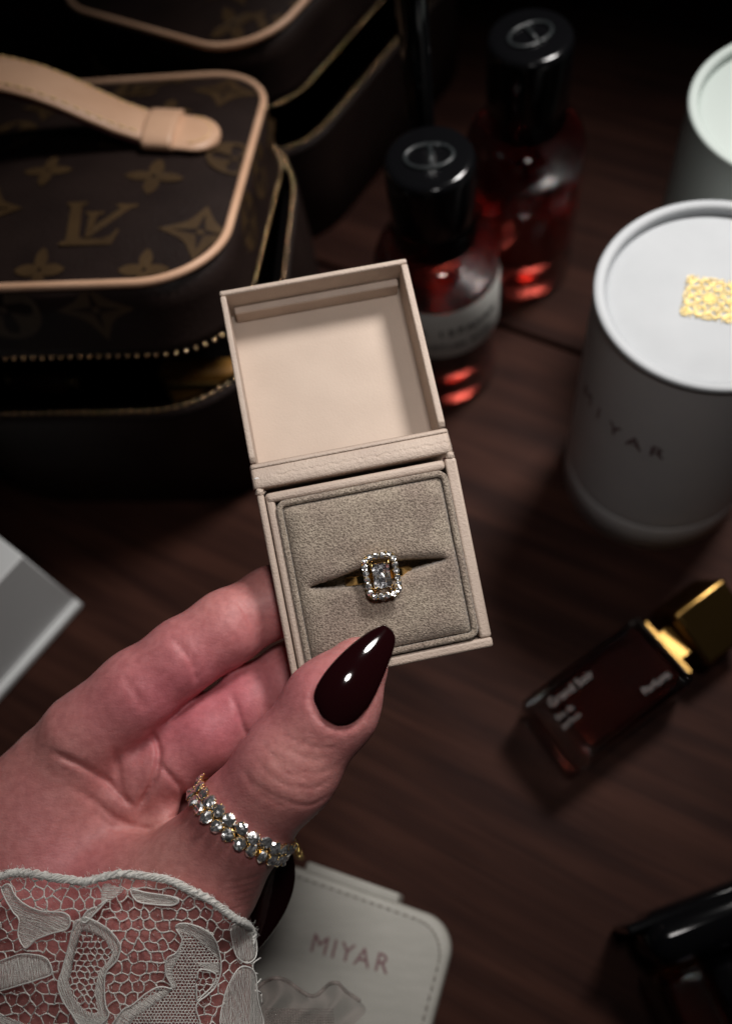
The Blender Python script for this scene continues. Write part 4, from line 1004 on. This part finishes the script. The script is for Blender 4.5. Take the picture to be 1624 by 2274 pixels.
class Case:
    """soft-cornered vanity case: body box, opened lid tilted up at the front, piping, zip, handle"""
    def __init__(s, label, org, ang, w_, d_, r_, hb, hl0, hl1, th, body_grow=0.5, dome=0.95, body_r=None):
        s.br = body_r or r_ + body_grow
        s.o = np.array([org[0], org[1], 0.0]); s.u = np.array([math.cos(ang), math.sin(ang), 0]); s.v = np.array([-s.u[1], s.u[0], 0])
        s.w, s.d, s.r, s.hb, s.th, s.dome = w_, d_, r_, hb, th, dome
        s.t = thing('vanity_case', label, 'vanity case', s.o)
        # lid frame: front edge (v=-d) at height hl0 underside, back at hl1
        s.sl = (hl1 - hl0) / (2 * d_); s.vv = nrm(s.v + np.array([0, 0, s.sl])); s.nn = np.cross(s.u, s.vv); s.lo = s.o + np.array([0, 0, (hl0 + hl1) / 2])
        s.grow = body_grow
    def B(s, x, y, z): return s.o + s.u * x + s.v * y + np.array([0, 0, z])
    def L(s, x, y, z): return s.lo + s.u * x + s.vv * y + s.nn * z
    def topz(s, x, y): 
        a, b_ = min(1, abs(x) / s.w), min(1, abs(y) / s.d); return s.th - 0.05 + s.dome * (1 - a ** 3) * (1 - b ** 3 if False else 1 - b_ ** 3)
    def build(s):
        g = s.grow; out = rr3(s.w + g, s.d + g, s.br, 0, 0)
        mb = MB(); n = len(out); Vx = []
        zs = [(0.0, 0.985), (0.15, 1.0), (s.hb * 0.5, 1.008), (s.hb - 0.5, 1.0), (s.hb, 0.995)]
        for z, k in zs: Vx += [s.B(x * k, y * k, z) for x, y in out]
        mb.add(Vx, [(i * n + k, i * n + (k + 1) % n, (i + 1) * n + (k + 1) % n, (i + 1) * n + k) for i in range(len(zs) - 1) for k in range(n)] + [tuple(range(n))[::-1]])
        s.body = obj('body', mb, 'canvas', s.t, solid=0.25)
        inn = rr3(s.w + g - 0.5, s.d + g - 0.5, s.br - 0.5, 0, 0); mb = MB(); Vx = []
        for z in (s.hb - 0.1, 0.8): Vx += [s.B(x, y, z) for x, y in inn]
        n = len(inn); mb.add(Vx, [(k, (k + 1) % n, n + (k + 1) % n, n + k) for k in range(n)] + [tuple(range(n, 2 * n))])
        obj('lining', mb, 'black_inner', s.t)
        path = [s.B(x * 0.995, y * 0.995, s.hb + 0.13) for x, y in out]; path.append(path[0]); s.bt = teeth('zip_teeth', path, s.t)
        mb = MB(); mb.tube([s.B(x * 1.005, y * 1.005, s.hb - 0.3) for x, y in out], 0.09, 6, closed=True); obj('zip_tape', mb, 'black_inner', s.t)
        # lid side wall
        lo = rr3(s.w, s.d, s.r, 0, 0); n = len(lo); mb = MB(); Vx = []
        zs = [(0.0, 1.012), (0.3, 1.0), (s.th * 0.6, 1.004), (s.th - 0.1, 0.995)]
        for z, k in zs: Vx += [s.L(x * k, y * k, z) for x, y in lo]
        mb.add(Vx, [(i * n + k, i * n + (k + 1) % n, (i + 1) * n + (k + 1) % n, (i + 1) * n + k) for i in range(len(zs) - 1) for k in range(n)])
        s.ls = obj('lid_side', mb, 'canvas', s.t, solid=0.2)
        # lid top: radial domed sheet
        mb = MB(); G = []
        for q in np.linspace(0.0, 1.0, 26): G.append([s.L(x * q, y * q, s.topz(x * q, y * q)) for x, y in lo + lo[:1]])
        mb.sheet(G); s.ltop = obj('lid_top', mb, 'canvas', s.t)
        mb = MB(); mb.tube([s.L(x * 1.0, y * 1.0, s.th) for x, y in lo], 0.17, 10, closed=True); obj('piping', mb, 'vachetta', s.t)
        path = [s.L(x * 1.022, y * 1.022, -0.12) for x, y in lo]; path.append(path[0]); s.lt = teeth('zip_teeth', path, s.t)
        mb = MB(); mb.poly([(x * 0.97, y * 0.97) for x, y in lo], lambda x, y: s.L(x, y, 0.35)); obj('lid_lining', mb, 'black_inner', s.t)
    def onlid(s, px, py):
        P = onplane(px, py, s.lo + s.nn * (s.th + 0.55), s.nn) - s.lo; return P @ s.u, P @ s.vv
# --- front case
Afr = plane_pt = None
SL = (12.2 - 16.0) / 15.5
cs = Case('small brown monogram vanity case with tan handle, lid propped open over its zip', (-17.7, 27.9), 0.0, 8.0, 7.6, 3.1, 8.4, 11.5, 8.2, 3.3, body_grow=0.9, body_r=5.4)
cs.build()
fr = cs
mb = MB()
rotd = -0.02
marks = [('flower', 115, 397, 1.15, 0), ('flower', 345, 400, 1.3, 0), ('LV', 203, 500, 2.05, 0.0), ('diamond', 440, 498, 1.75, 0.0), ('LV', 300, 190, 2.0, 0.0), ('diamond', 497, 190, 1.7, 0), ('circle', 517, 332, 1.25, 0),
         ('circle', 30, 318, 1.35, 0), ('diamond', -20, 478, 1.6, 0), ('flower', 80, 583, 1.1, 0), ('flower', 312, 578, 1.1, 0), ('flower', 375, 255, 1.2, 0), ('flower', 548, 422, 0.9, 0), ('LV', 250, 330, 0.9, 0), ('diamond', 120, 245, 1.6, 0), ('flower', 400, 150, 1.0, 0)]
for kind, px, py, s_, a in marks:
    x0_, y0_ = fr.onlid(px, py)
    def fn(x, y):
        X_, Y_ = x0_ + x * math.cos(a) - y * math.sin(a), y0_ + x * math.sin(a) + y * math.cos(a)
        X_ = max(-fr.w * 0.985, min(fr.w * 0.985, X_)); Y_ = max(-fr.d * 0.985, min(fr.d * 0.985, Y_))
        return fr.L(X_, Y_, fr.topz(X_, Y_) + 0.035)
    mb = MB(); mono(mb, kind, s_ * 0.92, fn); obj('monogram', mb, 'print', fr.ltop, smooth=False)
for kind, px, s_ in (('circle', 10, 1.45), ('diamond', 215, 1.55), ('circle', 440, 1.3)):
    P = onplane(px, 683, fr.lo - fr.vv * fr.d, fr.vv) - fr.lo; xx, zz = P @ fr.u, P @ fr.nn
    mb = MB(); mono(mb, kind, s_, lambda x, y: fr.L(max(-fr.w + 2.2, min(fr.w - 2.3, xx + x)), -fr.d - 0.13, max(0.15, min(fr.th - 0.2, zz + y)))); obj('monogram', mb, 'print', fr.ls, smooth=False)
for q, zz in ((0.25, 2.2), (0.9, 2.0), (-0.4, 1.9)):
    mb = MB(); mono(mb, 'circle' if q < 0.5 else 'flower', 1.2, lambda x, y: fr.L(fr.w + 0.13, q * 5 + x, max(0.15, min(fr.th - 0.2, zz + y)))); obj('monogram', mb, 'print', fr.ls, smooth=False)
# handle: arched strap with loop and rounded tab
hA = fr.onlid(440, 308); hB = (hA[0] - 9.0, hA[1])
hd = nrm([hB[0] - hA[0], hB[1] - hA[1]]); hp = np.array([-hd[1], hd[0]])
def HP(t, s_, dz=0.0):    # t along strap in cm from the tab end, s across
    x, y = hA[0] + hd[0] * t + hp[0] * s_, hA[1] + hd[1] * t + hp[1] * s_
    return fr.L(x, y, fr.topz(x, y) + dz)
def hz(t): return float(np.interp(t, [0, 1, 2, 3, 4, 5, 6, 7, 8, 9, 10, 12, 16], [0.2, 0.25, 0.42, 0.8, 1.35, 1.95, 2.45, 2.8, 3.05, 3.22, 3.35, 3.5, 3.55]))
def strap(name, t0, t1, wfun, zfun, thk, m, parent, n=60, edge=None):
    mb = MB(); ring_ = []
    k = 12
    V = []; N = n
    for i in range(N + 1):
        t = t0 + (t1 - t0) * i / N; w_ = wfun(t)
        for q in range(k):
            a = 2 * math.pi * q / k; c_, s_ = math.cos(a), math.sin(a)
            cx2 = math.copysign(abs(c_) ** 0.6, c_) * w_; cz2 = math.copysign(abs(s_) ** 0.8, s_) * thk * (1 + 0.35 * (1 - (cx2 / max(w_, 1e-3)) ** 2))
            V.append(HP(t, cx2, zfun(t) + cz2))
    Fc = [(i * k + q, i * k + (q + 1) % k, (i + 1) * k + (q + 1) % k, (i + 1) * k + q) for i in range(N) for q in range(k)] + [tuple(range(k))[::-1], tuple(N * k + q for q in range(k))]
    mb.add(V, Fc); return obj(name, mb, m, parent)
hw_ = lambda t: 1.12 + 0.22 * min(1, max(0, (t - 2.0) / 8.5)) ** 0.9
strap('handle', 1.9, 16, hw_, hz, 0.20, 'vachetta', fr.t); hdl = bpy.data.objects['handle'] if 'handle' in bpy.data.objects else None
strap('handle_underside', 2.0, 16, lambda t: hw_(t) + 0.015, lambda t: hz(t) - 0.2, 0.09, 'vach_edge', fr.t)
strap('handle_tab', -0.95, 1.35, lambda t: 1.32 * math.sqrt(max(0.02, 1 - (min(0, t - 0.15) / 1.12) ** 2)), lambda t: 0.24, 0.17, 'vachetta', fr.t, n=26)
strap('handle_loop', 0.75, 2.0, lambda t: 1.42, lambda t: 0.33, 0.34, 'vachetta', fr.t, n=8)
mb = MB()
for sg in (-1, 1):
    t = 2.2
    while t < 15.5:
        w_ = hw_(t) - 0.27
        mb.tube([HP(t, sg * w_, hz(t) + 0.19), HP(t + 0.14, sg * (w_ - 0.01), hz(t + 0.14) + 0.215), HP(t + 0.3, sg * w_, hz(t + 0.3) + 0.19)], 0.04, 5); t += 0.4
for k in range(14):
    a = math.pi / 2 + math.pi * (k + 0.5) / 14
    mb.tube([HP(0.2 + 0.8 * math.cos(a), 1.0 * math.sin(a), 0.44), HP(0.2 + 0.8 * math.cos(a + 0.15), 1.0 * math.sin(a + 0.15), 0.44)], 0.03, 5)
obj('stitching', mb, 'thread', fr.t, kind='stuff')
# things in the opened case
t = thing('ochre_pouch', 'ochre leather pouch inside the opened vanity case', 'pouch', fr.B(5.2, -5.5, 1))
mb = MB(); mb.box(fr.B(5.2, -5.6, 5.1), fr.u * 1.9, fr.v * 0.5, np.array([0, 0, 2.6])); obj('leather_panel', mb, 'inner_tan', t, bevel=0.3, seg=3)
mb = MB(); mb.tube([fr.B(3.6 + 0.2 * k, -6.2, 7.15) for k in range(17)], 0.1, 6); obj('gold_edge', mb, 'goldsatin', t)
t = thing('cosmetic_tube', 'slim brown and gold tube lying inside the opened vanity case', 'lipstick', fr.B(-3, -6.3, 6.9))
mb = MB(); a_, b_ = atz(25, 835, 7.0), atz(165, 838, 7.0); dd = nrm(b_ - a_)
mb.lathe([(0.0, 0), (0.42, 0.02), (0.45, 0.1), (0.45, np.linalg.norm(b_ - a_) - 0.5)], a_ - np.array([0, 0, 0.4]), 24, axis=(np.cross(dd, [0, 0, 1]), np.array([0, 0, 1]), dd)); obj('tube_body', mb, mat('brown_lacquer', (0.09, 0.035, 0.018), 0.2), t)
mb = MB(); mb.lathe([(0.40, 0), (0.40, 0.5), (0.3, 0.55), (0, 0.55)], b_ - dd * 0.5 - np.array([0, 0, 0.4]), 24, axis=(np.cross(dd, [0, 0, 1]), np.array([0, 0, 1]), dd)); obj('tube_cap', mb, 'gold', t)
mb = MB(); mb.lathe([(0.44, 0), (0.44, 0.25), (0.38, 0.3), (0, 0.3)], a_ - dd * 0.3 - np.array([0, 0, 0.4]), 24, axis=(np.cross(dd, [0, 0, 1]), np.array([0, 0, 1]), dd)); obj('tube_ring', mb, 'gold', t)

# --- rear case, larger, turned about 40 degrees
bc = atz(655, 540, 0); lc2 = atz(565, 105, 15.3)
ang = math.radians(-38)
print('rear base corner', bc, 'lid corner', lc2, 'front lid', fr.L(8, -7.6, 4), proj(fr.L(8, -7.6, 4)) if 'proj' in globals() else '')
u2 = np.array([math.cos(ang), math.sin(ang)]); 
# nearest corner of the case points to the camera
w2, d2 = 9.0, 8.0
rc = Case('larger brown monogram vanity case with tan piping standing behind the small one', (-11.7, 46.8), math.radians(60), 9.0, 7.0, 3.2, 6.5, 9.2, 8.0, 3.3, body_grow=0.6)
rc.build()
mb = MB()
for kind, px, py, s_ in (('flower', 512, 40, 1.2), ('LV', 615, 30, 1.8), ('diamond', 520, -30, 1.5)):
    x0_, y0_ = rc.onlid(px, py)
    def fn(x, y):
        X_, Y_ = x0_ + x * math.cos(-0.6) - y * math.sin(-0.6), y0_ + x * math.sin(-0.6) + y * math.cos(-0.6)
        X_ = max(-rc.w * 0.97, min(rc.w * 0.97, X_)); Y_ = max(-rc.d * 0.97, min(rc.d * 0.97, Y_)); return rc.L(X_, Y_, rc.topz(X_, Y_) + 0.035)
    mb = MB(); mono(mb, kind, s_, fn); obj('monogram', mb, 'print', rc.ltop, smooth=False)
zp = atz(622, 216, 9.0); mb = MB(); mb.box(zp, np.array([0.22, 0, 0]), np.array([0, 0.1, 0]), np.array([0, 0, 0.35])); obj('zip_pull', mb, 'brass', rc.t, bevel=0.08)

# ================================================================== POUCH
q1, q2, q3 = atz(690, 1935, 2.8), atz(985, 2040, 2.8), atz(1040, 2200, 2.8)
pu = nrm(q2 - q1); pv = np.array([-pu[1], pu[0], 0])
pcn = atz(1050, 2135, 2.8); 
PW, PH = 4.3, 4.3
pct = q2 + pu * 0.55 - pu * PW - pv * PH
tp_ = thing('jewellery_case', 'ivory stitched jewellery case with embossed letters beside the lace cuff', 'jewellery case', (pct[0], pct[1], 0))
def PB(x, y, z): return np.array([pct[0], pct[1], 0]) + pu * x + pv * y + np.array([0, 0, z])
out = rrect(PW, PH, 1.25, 10); n = len(out)
def shell(name, zs, parent=tp_, m='pouch'):
    mb = MB(); Vx = []
    for z, k in zs: Vx += [PB(x * k, y * k, z) for x, y in out]
    mb.add(Vx, [(i * n + k, i * n + (k + 1) % n, (i + 1) * n + (k + 1) % n, (i + 1) * n + k) for i in range(len(zs) - 1) for k in range(n)] + [tuple(range(n))[::-1], tuple((len(zs) - 1) * n + k for k in range(n))])
    return obj(name, mb, m, parent, autos=60)
shell('base', [(0, 0.96), (0.12, 0.99), (1.2, 1.0), (1.3, 0.99)])
shell('zip_band', [(1.28, 0.975), (1.62, 0.975)], m='brass')
lidp_ = shell('lid', [(1.6, 0.99), (1.7, 1.0), (2.55, 1.0), (2.72, 0.985), (2.8, 0.955), (2.82, 0.9)])
mb = MB(); mb.box(PB(0.0, PH + 0.12, 1.75), pu * 1.9, pv * 0.2, np.array([0, 0, 1.0])); obj('hinge_flap', mb, 'pouch', tp_, bevel=0.1, seg=3)
mb = MB(); P = [np.array(p) * 0.925 for p in out]
Q = []
for i in range(n):
    a, b_ = P[i], P[(i + 1) % n]; L_ = np.linalg.norm(b_ - a); kk = max(1, round(L_ / 0.33))
    for q in range(kk):
        s0 = a + (b_ - a) * (q + 0.12) / kk; s1 = a + (b_ - a) * (q + 0.8) / kk
        mb.tube([PB(*s0, 2.825), PB(*s1, 2.825)], 0.035, 4)
obj('stitching', mb, 'pouch_thread', tp_, kind='stuff')
tc_ = onplane(775, 2118, PB(0, 0, 2.84), np.array([0, 0, 1.0])); te_ = onplane(855, 2142, PB(0, 0, 2.84), np.array([0, 0, 1.0]))
ts_ = onplane(700, 2096, PB(0, 0, 2.84), np.array([0, 0, 1.0])); tu = nrm(te_ - ts_); tv = np.array([-tu[1], tu[0], 0])
Lw = np.linalg.norm(te_ - ts_)
for i, ch in enumerate('MIYAR'):
    o_ = ts_ + (te_ - ts_) * (0.06, 0.27, 0.45, 0.68, 0.95)[i]
    obj('letter', text_mb(ch, 0.92, lambda x, y: o_ + tu * x + tv * y), 'rosefoil', tp_, smooth=False)
mb = MB(); zc = atz(655, 1880, 2.9)
for k in range(5): mb.lathe([(0.13, 0), (0.17, 0.05), (0.13, 0.1)], zc + np.array([0.06 * k, -0.1 * k, 0.03 * k]) , 12, axis=(np.array([1, 0, 0]), np.array([0, 0.3, 0.95]), np.array([0, 0.95, -0.3])))
obj('zip_pull', mb, 'gold', tp_)

# ================================================================== WHITE CARTON (left edge)
k0 = atz(185, 1335, 0); # nearest bottom corner
# height from the vertical edge
def hgt(px, py, base):
    d = ray(px, py); t = ((base[0] * d[0] + base[1] * d[1]) / (d[0] ** 2 + d[1] ** 2)); return H + d[2] * t
wh = hgt(62, 1232, k0); print('carton', k0, wh)
ka = atz(0, 1545, 0.0); wu = nrm((ka - k0) * [1, 1, 0]); wt = atz(0, 1168, wh); kt = np.array([k0[0], k0[1], wh]); wv = nrm((wt - kt) * [1, 1, 0])
wv = np.array([-wu[1], wu[0], 0]) * (1 if np.dot(np.array([-wu[1], wu[0], 0]), wv) > 0 else -1)
tw = thing('white_carton', 'white card gift box with a flanged foot at the left edge', 'box', (k0[0], k0[1], 0))
mb = MB(); c_ = k0 + wu * 5 + wv * 5; mb.box(c_ + np.array([0, 0, wh / 2 + 0.2]), wu * 4.85, wv * 4.85, np.array([0, 0, wh / 2 - 0.2])); obj('box_lid', mb, 'whitebox', tw, bevel=0.08)
mb = MB(); mb.box(c_ - wv * 0.17 + np.array([0, 0, 0.26]), wu * 4.87, wv * 5.05, np.array([0, 0, 0.24])); obj('foot', mb, 'whitebox', tw, bevel=0.12, seg=3)

# ================================================================== BLACK-CAPPED BOTTLE (lower right corner)
g0, g1 = atz(1385, 2045, 4.2), atz(1624, 1955, 4.2); g2 = atz(1480, 2273, 4.2)
gu = nrm(g1 - g0); gv = np.array([gu[1], -gu[0], 0])
tg_ = thing('black_capped_bottle', 'glossy black-capped glass bottle of amber perfume in the lower right corner', 'perfume bottle', g0 * [1, 1, 0])
def gb(mb, a0, a1, b0, b1_, z0_, z1_): mb.box(g0 * [1, 1, 0] + gu * (a0 + a1) / 2 + gv * (b0 + b1_) / 2 + np.array([0, 0, (z0_ + z1_) / 2]), gu * (a1 - a0) / 2, gv * (b1_ - b0) / 2, np.array([0, 0, (z1_ - z0_) / 2]))
mb = MB(); gb(mb, 0.35, 6, 0.0, 1.9, 0.4, 4.2); obj('cap', mb, 'black_gloss', tg_, bevel=0.95, seg=7)
mb = MB(); gb(mb, 0.0, 6, 0.15, 0.5, 0.2, 4.0); obj('cap_foot', mb, 'black_gloss', tg_, bevel=0.1)
mb = MB(); gb(mb, 0.15, 5.5, 1.95, 9, 0.02, 3.6); obj('glass', mb, 'glass', tg_, bevel=0.35, seg=4)
mb = MB(); gb(mb, 0.55, 2.1, 2.3, 8, 0.4, 3.2); obj('perfume', mb, 'amber', tg_, bevel=0.2, seg=3)
mb = MB(); gb(mb, 2.25, 5.2, 2.3, 8.5, 0.5, 3.1); obj('black_core', mb, 'black_gloss', tg_, bevel=0.2, seg=3)

# ================================================================== TALL BLACK TUBE behind the labelled bottle
tc0 = atz(912, 0, 18.0)
tt_ = thing('black_tube', 'tall slim black tube standing behind the labelled perfume bottle', 'cosmetic tube', (tc0[0], tc0[1], 0))
mb = MB(); mb.lathe([(0.5, 0), (0.58, 0.05), (0.58, 11.0), (0.56, 11.05)], (tc0[0], tc0[1], 0), 40); obj('barrel', mb, 'black_gloss', tt_, autos=40)
mb = MB(); mb.lathe([(0.55, 11.1), (0.6, 11.15), (0.6, 19.3), (0.5, 19.5), (0, 19.5)], (tc0[0], tc0[1], 0), 40, cap=False); obj('cap', mb, 'black_gloss', tt_, autos=40)
